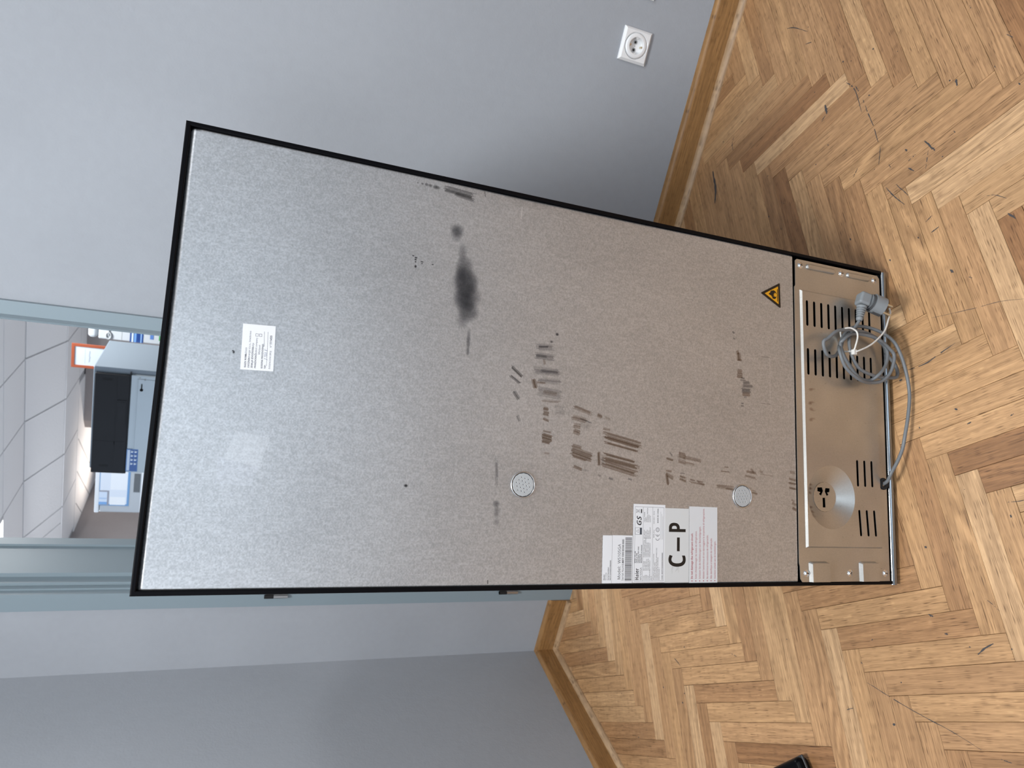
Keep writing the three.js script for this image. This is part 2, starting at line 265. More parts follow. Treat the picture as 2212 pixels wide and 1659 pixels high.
  mesh('dent_specks', specks, scuffMat, floor).userData.kind = 'stuff';
}

// ---------------------------------------------------------------- skirting with a quarter round at its foot
const skirtMat = phys({ color: lin(.37, .205, .075), map: woodTex[0], roughness: .42, bumpMap: woodBump, bumpScale: .0003, clearcoat: .25, clearcoatRoughness: .3 });
const roundMat = phys({ color: lin(.50, .345, .20), map: woodTex[0], roughness: .36, clearcoat: .35, clearcoatRoughness: .25 });
function skirting(name, x0, x1, place) {       // runs along local x, the wall at local z = 0
  const g = structureGroup(name);
  const board = new THREE.Shape(); board.moveTo(0, 0); board.lineTo(.0155, 0); board.lineTo(.0155, .066); board.quadraticCurveTo(.0155, .074, .009, .0765); board.quadraticCurveTo(.004, .078, 0, .0785); board.closePath();
  const q = new THREE.Shape(); q.moveTo(.0155, 0); q.lineTo(.030, 0); q.absarc(.0155, 0, .0145, 0, Math.PI / 2); q.closePath();
  for (const [n, s, m] of [['skirting_board', board, skirtMat], ['quarter_round', q, roundMat]]) {
    let e = new THREE.ExtrudeGeometry(s, { depth: x1 - x0, bevelEnabled: false, curveSegments: 8, steps: 1 });
    const p = e.attributes.position, uv = e.attributes.uv;
    for (let i = 0; i < p.count; i++) { const [a, b, c] = [p.getX(i), p.getY(i), p.getZ(i)]; uv.setXY(i, c, a * .7 + b); }
    e.rotateY(-Math.PI / 2); e.applyMatrix4(new THREE.Matrix4().makeScale(1, 1, 1)); // local: length along -x ... placed below
    e.translate(x1, 0, 0); e.applyMatrix4(place); mesh(n, e, m, g);
  }
  return g;
}
skirting('baseboard_back_right', DR + .032, X1, new THREE.Matrix4().makeTranslation(0, 0, Z0));
skirting('baseboard_back_left', X0, -1.389, new THREE.Matrix4().makeTranslation(0, 0, Z0));
skirting('baseboard_left', 0, Z1 - Z0, new THREE.Matrix4().makeTranslation(X0, 0, Z1).multiply(new THREE.Matrix4().makeRotationY(Math.PI / 2)));

// ---------------------------------------------------------------- steel door frame
const door = structureGroup('door_1');
function jamb(pts, name) { const s = shapeOf(pts.map(([x, z]) => [x, -z])); const g = new THREE.ExtrudeGeometry(s, { depth: DH, bevelEnabled: true, bevelSize: .0016, bevelThickness: .001, bevelOffset: -.0016, bevelSegments: 2 }); g.rotateX(-Math.PI / 2); return mesh(name, boxUV(clean(g)), M.steel, door); }
jamb([[-1.389, -.031], [-1.389, -.019], [-1.336, -.019], [-1.336, -.040], [-1.345, -.040], [-1.345, -.031]], 'frame_casing');
jamb([[-1.345, -.038], [-1.331, -.038], [-1.331, -.050], [-1.345, -.050]], 'frame_step');
jamb([[-1.345, -.052], [-1.322, -.052], [-1.322, -.078], [-1.345, -.078]], 'frame_step');
jamb([[-1.345, -.0785], [-1.310, -.0785], [-1.310, -.206], [-1.345, -.206]], 'frame_reveal');
jamb([[-1.345, -.2075], [-1.303, -.2075], [-1.303, -.240], [-1.389, -.240], [-1.389, -.231], [-1.345, -.231]], 'frame_stop');
jamb([[-.543, -.031], [-.543, -.019], [-.575, -.019], [-.575, -.031]], 'frame_casing');
jamb([[-.575, -.0195], [-.588, -.034], [-.588, -.050], [-.575, -.050]], 'frame_step');
jamb([[-.575, -.0505], [-.600, -.058], [-.600, -.240], [-.543, -.240], [-.543, -.231], [-.575, -.231]], 'frame_reveal');
mesh('frame_head', [bx(-1.389, -.543, DH, DH + .055, -.031, -.019), bx(DL, DR, DH - .035, DH, -.24, -.019)], M.steel, door);
for (const y of [.245, .99]) {
  mesh('hinge', [cyl(.0055, .0055, .066, 16).translate(-1.350, y, -.0125), bx(-1.36, -1.342, y - .03, y + .03, -.0195, -.0175), cyl(.0062, .0062, .004, 16).translate(-1.350, y, -.0125)], M.hinge, door);
  mesh('hinge_cup', cyl(.0058, .0058, .026, 16).translate(-1.350, y + .020, -.0122), M.dark, door);
}

// ---------------------------------------------------------------- wall sockets
function makeSocket(x, y, label) {
  const t = thing('wall_socket', label, 'socket', [x, y, Z0], 0);
  const frame = new THREE.Shape(); const a = .041; frame.moveTo(-a, -a); frame.lineTo(a, -a); frame.lineTo(a, a); frame.lineTo(-a, a); frame.closePath();
  frame.holes.push(new THREE.Path().absarc(0, 0, .0285, 0, Math.PI * 2, true));
  const fg = new THREE.ExtrudeGeometry(frame, { depth: .004, bevelEnabled: true, bevelSize: .0055, bevelThickness: .0055, bevelOffset: -.0055, bevelSegments: 1, curveSegments: 40 });
  mesh('frame', clean(fg), M.white, t);
  const pts = [[.0, .0005], [.0185, .0005], [.0195, .002], [.0197, .0115], [.0215, .0125], [.0275, .0122], [.0305, .0102], [.0308, .0075]].map(([r, z]) => new THREE.Vector2(r, z));
  mesh('insert', new THREE.LatheGeometry(pts, 48).rotateX(Math.PI / 2), M.white, t);
  for (const s of [-1, 1]) { mesh('pin_hole', cyl(.0031, .0031, .0012, 16).rotateX(Math.PI / 2).translate(s * .0095, 0, .0008), M.socketDark, t); mesh('pin_collar', new THREE.TorusGeometry(.0046, .0011, 8, 20).translate(s * .0095, 0, .0009), M.plasticGrey, t); mesh('earth_clip', [rbx(-.002, .002, s * .0165 - .0025, s * .0165 + .0025, .001, .010, .0008)], M.brass, t); mesh('side_key', rbx(s * .0185 - .0016, s * .0185 + .0016, -.003, .003, .001, .0105, .0008), M.white, t); }
  mesh('screw', cyl(.0017, .0017, .001, 12).rotateX(Math.PI / 2).translate(0, 0, .001), M.plasticGrey, t);
  return t;
}
makeSocket(.3545, .2785, 'white square wall socket, the whole one seen low on the grey wall above the skirting');
makeSocket(.5105, .2985, 'second white wall socket cut by the frame, only its corner showing beyond the whole socket');

// ---------------------------------------------------------------- the wine cabinet seen from behind
const CX = -.30793, CZ = .89347, CYAW = .4852;
const cab = thing('wine_cabinet', 'tall black wine cabinet standing on the parquet, turned to show its galvanised steel back', 'wine cabinet', [CX, 0, CZ], CYAW);
{
  // painted case: solid upper body, hollow machine bay below, thin rim standing round the back panel
  const rim = shapeOf([[-.30, .020], [-.2935, .020], [-.2935, 1.2645], [.2937, 1.2645], [.2937, .020], [.30, .020], [.30, 1.271], [-.30, 1.271]]);
  mesh('case', [rbx(-.30, .30, .25, 1.271, -.56, -.010, .004), bx(-.30, .30, .02, .26, -.56, -.24), bx(-.30, -.2935, .02, .26, -.25, -.004), bx(.2937, .30, .02, .26, -.25, -.004), bx(-.294, .294, .016, .021, -.25, -.008), ext(rim, .0135, -.0125, .0014)], M.black, cab);
  mesh('door', [rbx(-.30, .30, .03, 1.27, -.602, -.563, .004)], M.black, cab);
  for (const [x, z] of [[-.25, -.06], [.25, -.06], [-.25, -.5], [.25, -.5]]) mesh('foot', cyl(.018, .020, .020, 20).translate(x, .010, z), M.dark, cab);
}
// --- galvanised back panel: colour map carries zinc mottle and the dirt rubbed onto it
const PW = .5885, PH = 1.0185, PX = -.2941, PY = .2458;
const plate = (() => {
  const W = 1184, H = 2048, [c, g] = canvas(W, H), k = W / PW;
  const img = g.createImageData(W, H);
  for (let y = 0; y < H; y++) for (let x = 0; x < W; x++) {
    const n = vnoise(x / 3.4, y / 3.4) - .5, n2 = vnoise(x / 7 + 40, y / 7 + 9) - .5, n3 = vnoise(x / 150 + 3, y / 190 + 7) - .5, n4 = vnoise(x / 2.6 + 9, y / 2.6) - .5;
    const v = 208 + 26 * n + 10 * n2 + 8 * n3 + 14 * n4, i = (y * W + x) * 4;
    img.data[i] = v - 1; img.data[i + 1] = v; img.data[i + 2] = v + 1; img.data[i + 3] = 255;
  }
  g.putImageData(img, 0, 0);
  const X = (u) => (u - PX) * k, Y = (v) => (PY + PH - v) * k;
  const cols = { d: [30, 32, 38], b: [70, 48, 30], k: [14, 14, 16], g: [88, 88, 92], w: [236, 240, 244] };
  const blob = (u, v, rx, ry, a, col = 'd', rot = 0) => {
    const [r, gg, b] = cols[col]; g.save(); g.translate(X(u), Y(v)); g.rotate(rot); g.scale(rx * k, ry * k);
    const q = g.createRadialGradient(0, 0, 0, 0, 0, 1); q.addColorStop(0, `rgba(${r},${gg},${b},${a})`); q.addColorStop(.55, `rgba(${r},${gg},${b},${a * .62})`); q.addColorStop(1, `rgba(${r},${gg},${b},0)`);
    g.fillStyle = q; g.fillRect(-1, -1, 2, 2); g.restore();
  };
  const rub = (u0, v0, u1, v1, w, a, col = 'd') => {      // streaky rub from one point to the other
    const n = Math.max(4, Math.round(w * k / 1.6)), [r, gg, b] = cols[col], dx = u1 - u0, dy = v1 - v0, L = Math.hypot(dx, dy), nx = -dy / L, ny = dx / L;
    g.lineCap = 'round';
    for (let i = 0; i < n; i++) {
      const f = (i + .5) / n - .5, al = a * (.35 + .65 * rnd()) * (1 - .5 * Math.abs(f) * 2), s0 = rr(-.06, .10), s1 = rr(.88, 1.06);
      g.strokeStyle = `rgba(${r},${gg},${b},${al * .75})`; g.lineWidth = rr(1.4, 3.2);
      g.beginPath(); g.moveTo(X(u0 + dx * s0 + nx * f * w), Y(v0 + dy * s0 + ny * f * w)); g.lineTo(X(u0 + dx * s1 + nx * f * w), Y(v0 + dy * s1 + ny * f * w)); g.stroke();
    }
  };
  const pathOf = (pts) => { g.beginPath(); pts.forEach(([u, v], i) => (i ? g.lineTo(X(u), Y(v)) : g.moveTo(X(u), Y(v)))); };
  const pale = (pts, a) => { pathOf(pts); g.closePath(); g.fillStyle = `rgba(250,250,252,${a * 1.8})`; g.fill(); };
  const line = (pts, col, w) => { pathOf(pts); g.strokeStyle = col; g.lineWidth = w; g.stroke(); };
  blob(0.2207, 0.8955, 0.0121, 0.0122, 0.42, 'd'); blob(0.2149, 0.8959, 0.0142, 0.0100, 0.3, 'd'); blob(0.1882, 0.885, 0.0170, 0.0079, 0.3, 'd');
  blob(0.1639, 0.8807, 0.0226, 0.0158, 0.5, 'd'); blob(0.1429, 0.8788, 0.0239, 0.0215, 0.6, 'd'); blob(0.1225, 0.8741, 0.0224, 0.0230, 0.62, 'd');
  blob(0.1146, 0.8794, 0.0181, 0.0186, 0.45, 'd'); blob(0.1003, 0.8714, 0.0167, 0.0186, 0.55, 'd'); blob(0.0867, 0.8793, 0.0152, 0.0114, 0.3, 'd');
  blob(0.1446, 0.868, 0.0211, 0.0116, 0.3, 'd'); blob(0.1488, 0.8864, 0.0238, 0.0100, 0.35, 'd'); blob(0.0567, 0.869, 0.0207, 0.0036, 0.4, 'd');
  blob(0.0395, 0.8688, 0.0069, 0.0028, 0.35, 'd'); blob(0.2818, 0.9596, 0.0014, 0.0021, 0.35, 'k'); blob(0.2819, 0.9526, 0.0021, 0.0028, 0.4, 'k');
  blob(0.2818, 0.9463, 0.0028, 0.0035, 0.45, 'k'); blob(0.2816, 0.9406, 0.0028, 0.0035, 0.45, 'k'); blob(0.2807, 0.9313, 0.0036, 0.0063, 0.55, 'k');
  blob(0.2924, 1.2584, 0.0044, 0.0076, 0.8, 'k'); blob(0.2932, 1.2629, 0.0038, 0.0043, 0.7, 'k'); rub(0.2814, 0.9178, 0.2785, 0.8723, 0.0107, 0.75, 'k');
  rub(0.2769, 0.9009, 0.2727, 0.872, 0.0072, 0.45, 'k'); blob(0.1704, 0.9593, 0.0010, 0.0020, 0.85, 'k'); blob(0.1683, 0.9551, 0.0014, 0.0027, 0.85, 'k');
  blob(0.1655, 0.9556, 0.0014, 0.0020, 0.85, 'k'); blob(0.162, 0.9553, 0.0014, 0.0014, 0.85, 'k'); blob(0.1552, 0.9549, 0.0027, 0.0020, 0.85, 'k');
  blob(0.1636, 0.9458, 0.0010, 0.0027, 0.85, 'k'); blob(0.1609, 0.9456, 0.0010, 0.0014, 0.85, 'k'); blob(0.1621, 0.9297, 0.0010, 0.0021, 0.85, 'k');
  blob(-0.1576, 0.9484, 0.0025, 0.0033, 0.85, 'k'); blob(0.0044, 1.1864, 0.0012, 0.0011, 0.85, 'k'); blob(0.0028, 1.1852, 0.0024, 0.0016, 0.85, 'k');
  rub(0.0255, 0.7983, 0.012, 0.7808, 0.0045, 0.8, 'k'); rub(0.0113, 0.7995, 0.0015, 0.7845, 0.0042, 0.7, 'k'); rub(-0.0122, 0.793, -0.0227, 0.7843, 0.0059, 0.75, 'k');
  rub(-0.0479, 0.7859, -0.0551, 0.782, 0.0052, 0.4, 'k'); rub(0.0605, 0.7574, 0.062, 0.73, 0.0108, 0.5, 'g'); rub(0.0609, 0.7546, 0.0627, 0.7395, 0.0036, 0.5, 'd');
  rub(0.0469, 0.7597, 0.0463, 0.7294, 0.0108, 0.5, 'g'); rub(0.0466, 0.7578, 0.0468, 0.7408, 0.0047, 0.4, 'd'); rub(0.0419, 0.7454, 0.0343, 0.7437, 0.0043, 0.6, 'b');
  rub(0.0244, 0.7634, 0.0241, 0.7171, 0.0125, 0.5, 'g'); rub(0.024, 0.7512, 0.0249, 0.7181, 0.0061, 0.5, 'd'); rub(0.0092, 0.7525, 0.0101, 0.7175, 0.0089, 0.45, 'g');
  rub(0.01, 0.7619, -0.0032, 0.7576, 0.0078, 0.8, 'b'); rub(0.0055, 0.7561, 0.0057, 0.7411, 0.0029, 0.6, 'b'); rub(-0.0071, 0.7537, -0.0103, 0.7139, 0.0142, 0.5, 'g');
  rub(-0.008, 0.7443, -0.0093, 0.7216, 0.0072, 0.35, 'b'); rub(-0.0214, 0.7457, -0.0209, 0.7164, 0.0039, 0.55, 'b'); rub(-0.0285, 0.7247, -0.0306, 0.7093, 0.0054, 0.3, 'g');
  rub(-0.0369, 0.7225, -0.0373, 0.7072, 0.0072, 0.25, 'g'); rub(-0.0335, 0.7433, -0.0337, 0.7358, 0.0061, 0.8, 'b'); rub(-0.0403, 0.7434, -0.0413, 0.7346, 0.0071, 0.8, 'b');
  rub(-0.0487, 0.7431, -0.0514, 0.7342, 0.0043, 0.75, 'b'); rub(-0.0673, 0.7429, -0.0689, 0.7297, 0.0025, 0.6, 'b'); rub(-0.075, 0.7439, -0.0781, 0.7285, 0.0106, 0.9, 'b');
  rub(-0.0828, 0.7436, -0.085, 0.731, 0.0042, 0.9, 'b'); rub(-0.1006, 0.7388, -0.101, 0.7313, 0.0035, 0.4, 'b'); rub(-0.026, 0.6918, -0.0349, 0.6605, 0.0066, 0.6, 'b');
  rub(-0.0423, 0.6939, -0.0464, 0.669, 0.0091, 0.5, 'b'); rub(-0.0438, 0.6799, -0.0492, 0.6601, 0.0018, 0.4, 'd'); rub(-0.055, 0.6908, -0.0559, 0.6795, 0.0080, 0.6, 'b');
  rub(-0.0636, 0.6905, -0.0663, 0.6801, 0.0080, 0.65, 'b'); rub(-0.0507, 0.6797, -0.0546, 0.6619, 0.0110, 0.2, 'g'); rub(-0.0851, 0.6925, -0.0884, 0.6765, 0.0047, 0.75, 'b');
  rub(-0.0937, 0.6934, -0.1028, 0.6585, 0.0145, 0.85, 'b'); rub(-0.1021, 0.6915, -0.1076, 0.6681, 0.0040, 0.9, 'b'); rub(-0.1177, 0.6891, -0.1221, 0.6745, 0.0047, 0.65, 'b');
  rub(-0.1221, 0.6755, -0.1236, 0.6638, 0.0033, 0.25, 'g'); rub(-0.0353, 0.6495, -0.0382, 0.6425, 0.0067, 0.7, 'b'); rub(-0.0378, 0.6364, -0.0414, 0.6273, 0.0045, 0.3, 'b');
  rub(-0.0564, 0.639, -0.0572, 0.6259, 0.0045, 0.55, 'b'); rub(-0.0624, 0.6368, -0.0746, 0.5699, 0.0045, 0.8, 'b'); rub(-0.0684, 0.6356, -0.0809, 0.5708, 0.0075, 0.8, 'b');
  rub(-0.0775, 0.6354, -0.0884, 0.5738, 0.0041, 0.85, 'b'); rub(-0.0955, 0.6369, -0.1054, 0.5797, 0.0045, 0.8, 'b'); rub(-0.1025, 0.6387, -0.1138, 0.5733, 0.0085, 0.8, 'b');
  rub(-0.1103, 0.6385, -0.1245, 0.5752, 0.0104, 0.8, 'b'); rub(-0.0943, 0.6459, -0.1132, 0.6444, 0.0059, 0.85, 'b'); rub(-0.1016, 0.6388, -0.1119, 0.6375, 0.0037, 0.4, 'g');
  rub(-0.1325, 0.627, -0.1346, 0.6199, 0.0037, 0.5, 'd'); rub(-0.1287, 0.6459, -0.1302, 0.6419, 0.0037, 0.3, 'd'); rub(-0.1322, 0.5916, -0.1337, 0.5854, 0.0030, 0.35, 'd');
  rub(-0.1133, 0.8161, -0.1519, 0.8139, 0.0050, 0.22, 'd'); rub(-0.1198, 0.8158, -0.1391, 0.8142, 0.0040, 0.3, 'd'); blob(-0.1778, 0.8136, 0.0059, 0.0065, 0.4, 'd');
  blob(-0.189, 0.8123, 0.0105, 0.0050, 0.3, 'd'); blob(0.084, 0.7247, 0.0029, 0.0032, 0.8, 'd'); blob(0.0711, 0.7338, 0.0022, 0.0032, 0.6, 'd');
  blob(-0.2034, 0.8116, 0.0066, 0.0057, 0.2, 'd'); rub(-0.0846, 0.4961, -0.0867, 0.4826, 0.0034, 0.75, 'b'); rub(-0.0894, 0.4965, -0.0924, 0.4826, 0.0070, 0.65, 'b');
  rub(-0.0925, 0.4849, -0.0965, 0.452, 0.0057, 0.5, 'b'); rub(-0.0983, 0.4964, -0.1013, 0.4818, 0.0065, 0.6, 'b'); rub(-0.1013, 0.4818, -0.1042, 0.4646, 0.0045, 0.5, 'b');
  rub(-0.0958, 0.5201, -0.0983, 0.5076, 0.0036, 0.6, 'b'); rub(-0.0866, 0.5134, -0.0908, 0.5095, 0.0022, 0.4, 'd'); rub(-0.116, 0.5206, -0.1167, 0.5108, 0.0030, 0.6, 'b');
  rub(-0.1203, 0.5198, -0.1377, 0.5166, 0.0055, 0.7, 'b'); rub(-0.1221, 0.5175, -0.1272, 0.5069, 0.0069, 0.55, 'b'); rub(-0.1279, 0.4942, -0.1314, 0.4816, 0.0050, 0.75, 'b');
  rub(-0.1235, 0.4939, -0.1259, 0.4831, 0.0036, 0.5, 'b'); rub(-0.1184, 0.4932, -0.1189, 0.4847, 0.0014, 0.4, 'd'); rub(-0.1318, 0.4738, -0.1355, 0.4456, 0.0034, 0.6, 'b');
  rub(-0.1314, 0.4582, -0.1357, 0.4448, 0.0037, 0.4, 'b'); rub(-0.1282, 0.4731, -0.1291, 0.4645, 0.0014, 0.4, 'b'); rub(-0.1296, 0.4598, -0.131, 0.4488, 0.0014, 0.4, 'b');
  rub(-0.1369, 0.4201, -0.14, 0.3852, 0.0049, 0.5, 'b'); rub(-0.1348, 0.4169, -0.1361, 0.3852, 0.0023, 0.4, 'b'); rub(-0.1399, 0.4007, -0.1413, 0.3852, 0.0023, 0.45, 'b');
  rub(-0.1112, 0.412, -0.1123, 0.3933, 0.0023, 0.45, 'b'); rub(-0.1036, 0.4031, -0.1041, 0.3957, 0.0018, 0.45, 'b'); rub(-0.1088, 0.3568, -0.1115, 0.3357, 0.0045, 0.6, 'b');
  rub(-0.1041, 0.3475, -0.1104, 0.3416, 0.0045, 0.5, 'b'); rub(-0.1163, 0.3602, -0.1198, 0.3366, 0.0042, 0.7, 'b'); rub(-0.1065, 0.3288, -0.1095, 0.322, 0.0052, 0.35, 'b');
  rub(-0.1118, 0.3289, -0.1144, 0.2996, 0.0015, 0.25, 'b'); rub(-0.1051, 0.2607, -0.1059, 0.2491, 0.0063, 0.4, 'b'); rub(-0.1168, 0.2631, -0.1193, 0.2485, 0.0041, 0.7, 'b');
  rub(-0.1243, 0.2633, -0.1261, 0.2483, 0.0041, 0.75, 'b'); rub(-0.1327, 0.2627, -0.1345, 0.248, 0.0038, 0.75, 'b'); rub(-0.1532, 0.2582, -0.1564, 0.2521, 0.0034, 0.5, 'b');
  rub(-0.1592, 0.2566, -0.163, 0.2486, 0.0053, 0.6, 'b'); rub(-0.1673, 0.2558, -0.1705, 0.2483, 0.0053, 0.6, 'b'); rub(-0.1443, 0.3454, -0.1466, 0.3344, 0.0033, 0.6, 'b');
  rub(-0.1404, 0.3462, -0.1421, 0.3377, 0.0021, 0.35, 'b'); rub(0.0987, 0.3755, 0.0934, 0.373, 0.0056, 0.7, 'b'); rub(0.0948, 0.3729, 0.0818, 0.3713, 0.0090, 0.75, 'b');
  rub(0.0828, 0.3747, 0.0832, 0.3654, 0.0034, 0.8, 'b'); rub(0.0635, 0.3749, 0.0631, 0.3655, 0.0071, 0.6, 'b'); rub(0.0559, 0.3757, 0.0556, 0.3647, 0.0092, 0.7, 'b');
  rub(0.052, 0.3664, 0.0513, 0.3605, 0.0031, 0.4, 'd'); rub(0.0477, 0.369, 0.0484, 0.3579, 0.0021, 0.4, 'd'); rub(0.0434, 0.3631, 0.0448, 0.3494, 0.0062, 0.4, 'd');
  rub(0.0379, 0.364, 0.0393, 0.3417, 0.0061, 0.55, 'd'); rub(0.0302, 0.3658, 0.0305, 0.3478, 0.0092, 0.55, 'd'); rub(0.0242, 0.3641, 0.0243, 0.3479, 0.0067, 0.75, 'b');
  rub(0.0183, 0.3608, 0.0188, 0.3556, 0.0034, 0.4, 'd'); rub(0.0069, 0.3668, 0.0073, 0.3625, 0.0027, 0.6, 'd'); rub(0.003, 0.3677, 0.0032, 0.3626, 0.0018, 0.5, 'd');
  rub(0.1315, 0.3855, 0.1291, 0.3821, 0.0034, 0.5, 'd'); rub(0.1197, 0.3847, 0.1189, 0.3805, 0.0031, 0.45, 'd'); pale([[-0.0977, 1.174], [-0.1036, 1.1316], [-0.1427, 1.141], [-0.1333, 1.1831]], 0.16);
  pale([[-0.1309, 1.1915], [-0.1427, 1.141], [-0.1665, 1.1499], [-0.1653, 1.1908]], 0.07); line([[0.0934, 0.3246], [0.0127, 0.3246]], 'rgba(215,215,215,.5)', 1.4); line([[0.0917, 0.3032], [0.0121, 0.3034]], 'rgba(245,245,248,.8)', 1.6);
  line([[0.0945, 0.3225], [0.095, 0.3037]], 'rgba(60,56,52,.5)', 1.2); line([[0.0111, 0.3236], [0.0113, 0.3029]], 'rgba(60,56,52,.5)', 1.2); line([[0.2777, 0.7924], [0.2586, 0.7935]], 'rgba(250,250,250,.7)', 3);
  line([[0.2903, 0.855], [0.2824, 0.8538]], 'rgba(20,20,20,.7)', 1.5); line([[-0.2857, 0.8213], [-0.2901, 0.8208]], 'rgba(20,20,20,.8)', 1.8);
  const t = texture(c); t.anisotropy = 8; return t;
})();
const zincBump = pixelTexture(512, 512, (x, y) => 128 + 120 * (vnoise(x / 4, y / 4, 128, 128) - .5) + 60 * (vnoise(x / 8 + 3, y / 8, 64, 64) - .5), false);
const plateBump = zincBump.clone(); plateBump.repeat.set(PW / .20, PH / .20); plateBump.needsUpdate = true;
{
  const mat = std({ map: plate, color: lin(.76, .775, .79), metalness: .82, roughness: .44, bumpMap: plateBump, bumpScale: .00005 });
  // pressed sheet: flat field, edges rolled back over a few millimetres; the right-hand edge is rolled more widely
  const xs = [], zs = [], edge = (list, a, b, ra, rb) => { for (const f of [0, .25, .5, .75, 1]) list.push(a + ra * f); for (let i = 1; i < 10; i++) list.push(a + ra + (b - rb - a - ra) * i / 10); for (const f of [1, .75, .5, .25, 0]) list.push(b - rb * f); };
  const us = [], vs = []; edge(us, PX, PX + PW, .0035, .0045); edge(vs, PY, PY + PH, .0016, .007); for (const q of [.018, .015, .012, .009, .006]) us.push(PX + PW - q); us.sort((a, b) => a - b); for (let v = PY + .03; v < PY + PH - .02; v += .02) vs.push(v); vs.sort((a, b) => a - b);
  const bent = (u, v) => { const w = .018, f = Math.max(0, (u - (PX + PW - w)) / w), k = Math.max(0, Math.min(1, (v - .46) / .12)) * Math.max(0, Math.min(1, (.90 - v) / .10)); return -.0017 * f * f * k; };
  const drop = (p, a, b, ra, rb) => { let z = 0; const f1 = (a + ra - p) / ra, f2 = (p - (b - rb)) / rb; if (f1 > 0) z -= ra * (1 - Math.sqrt(1 - Math.min(1, f1) ** 2)); if (f2 > 0) z -= rb * (1 - Math.sqrt(1 - Math.min(1, f2) ** 2)); return z; };
  const pos = [], uv = [], idx = [];
  for (const v of vs) for (const u of us) { pos.push(u, v, -.0012 + drop(u, PX, PX + PW, .0035, .0045) + drop(v, PY, PY + PH, .0016, .007) + bent(u, v)); uv.push((u - PX) / PW, (v - PY) / PH); }
  const n = us.length; for (let j = 0; j + 1 < vs.length; j++) for (let i = 0; i + 1 < n; i++) { const a = j * n + i; idx.push(a, a + 1, a + n + 1, a, a + n + 1, a + n); }
  const g = new THREE.BufferGeometry(); g.setAttribute('position', new THREE.Float32BufferAttribute(pos, 3)); g.setAttribute('uv', new THREE.Float32BufferAttribute(uv, 2)); g.setIndex(idx); g.computeVertexNormals();
  mesh('back_panel', [g, bx(PX + .002, PX + PW - .002, PY + .001, PY + PH - .002, -.011, -.0075)], mat, cab, 'dull galvanised sheet with dark rub marks');
}
// --- compressor cover: one pressed sheet with raised field, vent slots and a dished knock-out
const coverMap = (() => {
  const W = 1024, H = 384, [c, g] = canvas(W, H), k = W / .59;
  const img = g.createImageData(W, H);
  for (let y = 0; y < H; y++) for (let x = 0; x < W; x++) { const v = 212 + 9 * (vnoise(x / 2, y / 2) - .5) + 12 * (vnoise(x / 70 + 5, y / 60) - .5), i = (y * W + x) * 4; img.data[i] = v; img.data[i + 1] = v; img.data[i + 2] = v - 2; img.data[i + 3] = 255; }
  g.putImageData(img, 0, 0);
  const X = (u) => (u + .2955) * k, Y = (v) => H - (v - .022) * k;
  const dab = (u, v, rx, ry, a) => { g.save(); g.translate(X(u), Y(v)); g.scale(rx * k, ry * k); const q = g.createRadialGradient(0, 0, 0, 0, 0, 1); q.addColorStop(0, `rgba(78,46,30,${a})`); q.addColorStop(1, 'rgba(78,46,30,0)'); g.fillStyle = q; g.fillRect(-1, -1, 2, 2); g.restore(); };
  for (const [u, v, a] of [[-.125, .216, .45], [-.132, .214, .6], [-.139, .215, .5], [-.165, .215, .5], [-.172, .213, .45], [-.178, .212, .3], [.02, .215, .4], [.01, .213, .3], [-.01, .214, .35], [.045, .213, .3]]) { dab(u, v, .0035, .006, a); dab(u + rr(-.003, .003), v - .004, .0025, .009, a * .7); }
  for (let i = 0; i < 70; i++) { g.strokeStyle = `rgba(40,36,32,${rr(.1, .35)})`; g.lineWidth = rr(.5, 1.3); const x = rnd() * W, y = rnd() * H, a = rnd() * 6.3, l = rr(2, 9); g.beginPath(); g.moveTo(x, y); g.lineTo(x + Math.cos(a) * l, y + Math.sin(a) * l); g.stroke(); }
  return texture(c);
})();
const coverMat = std({ map: coverMap, color: lin(.72, .71, .69), metalness: .9, roughness: .36, bumpMap: zincBump, bumpScale: .00003 });
const coverUV = (g) => { g = clean(g); const p = g.attributes.position, uv = g.attributes.uv; for (let i = 0; i < p.count; i++) uv.setXY(i, (p.getX(i) + .2955) / .59, (p.getY(i) - .022) / .2213); return g; };
const cover = new THREE.Group(); cover.name = 'compressor_cover'; cab.add(cover);
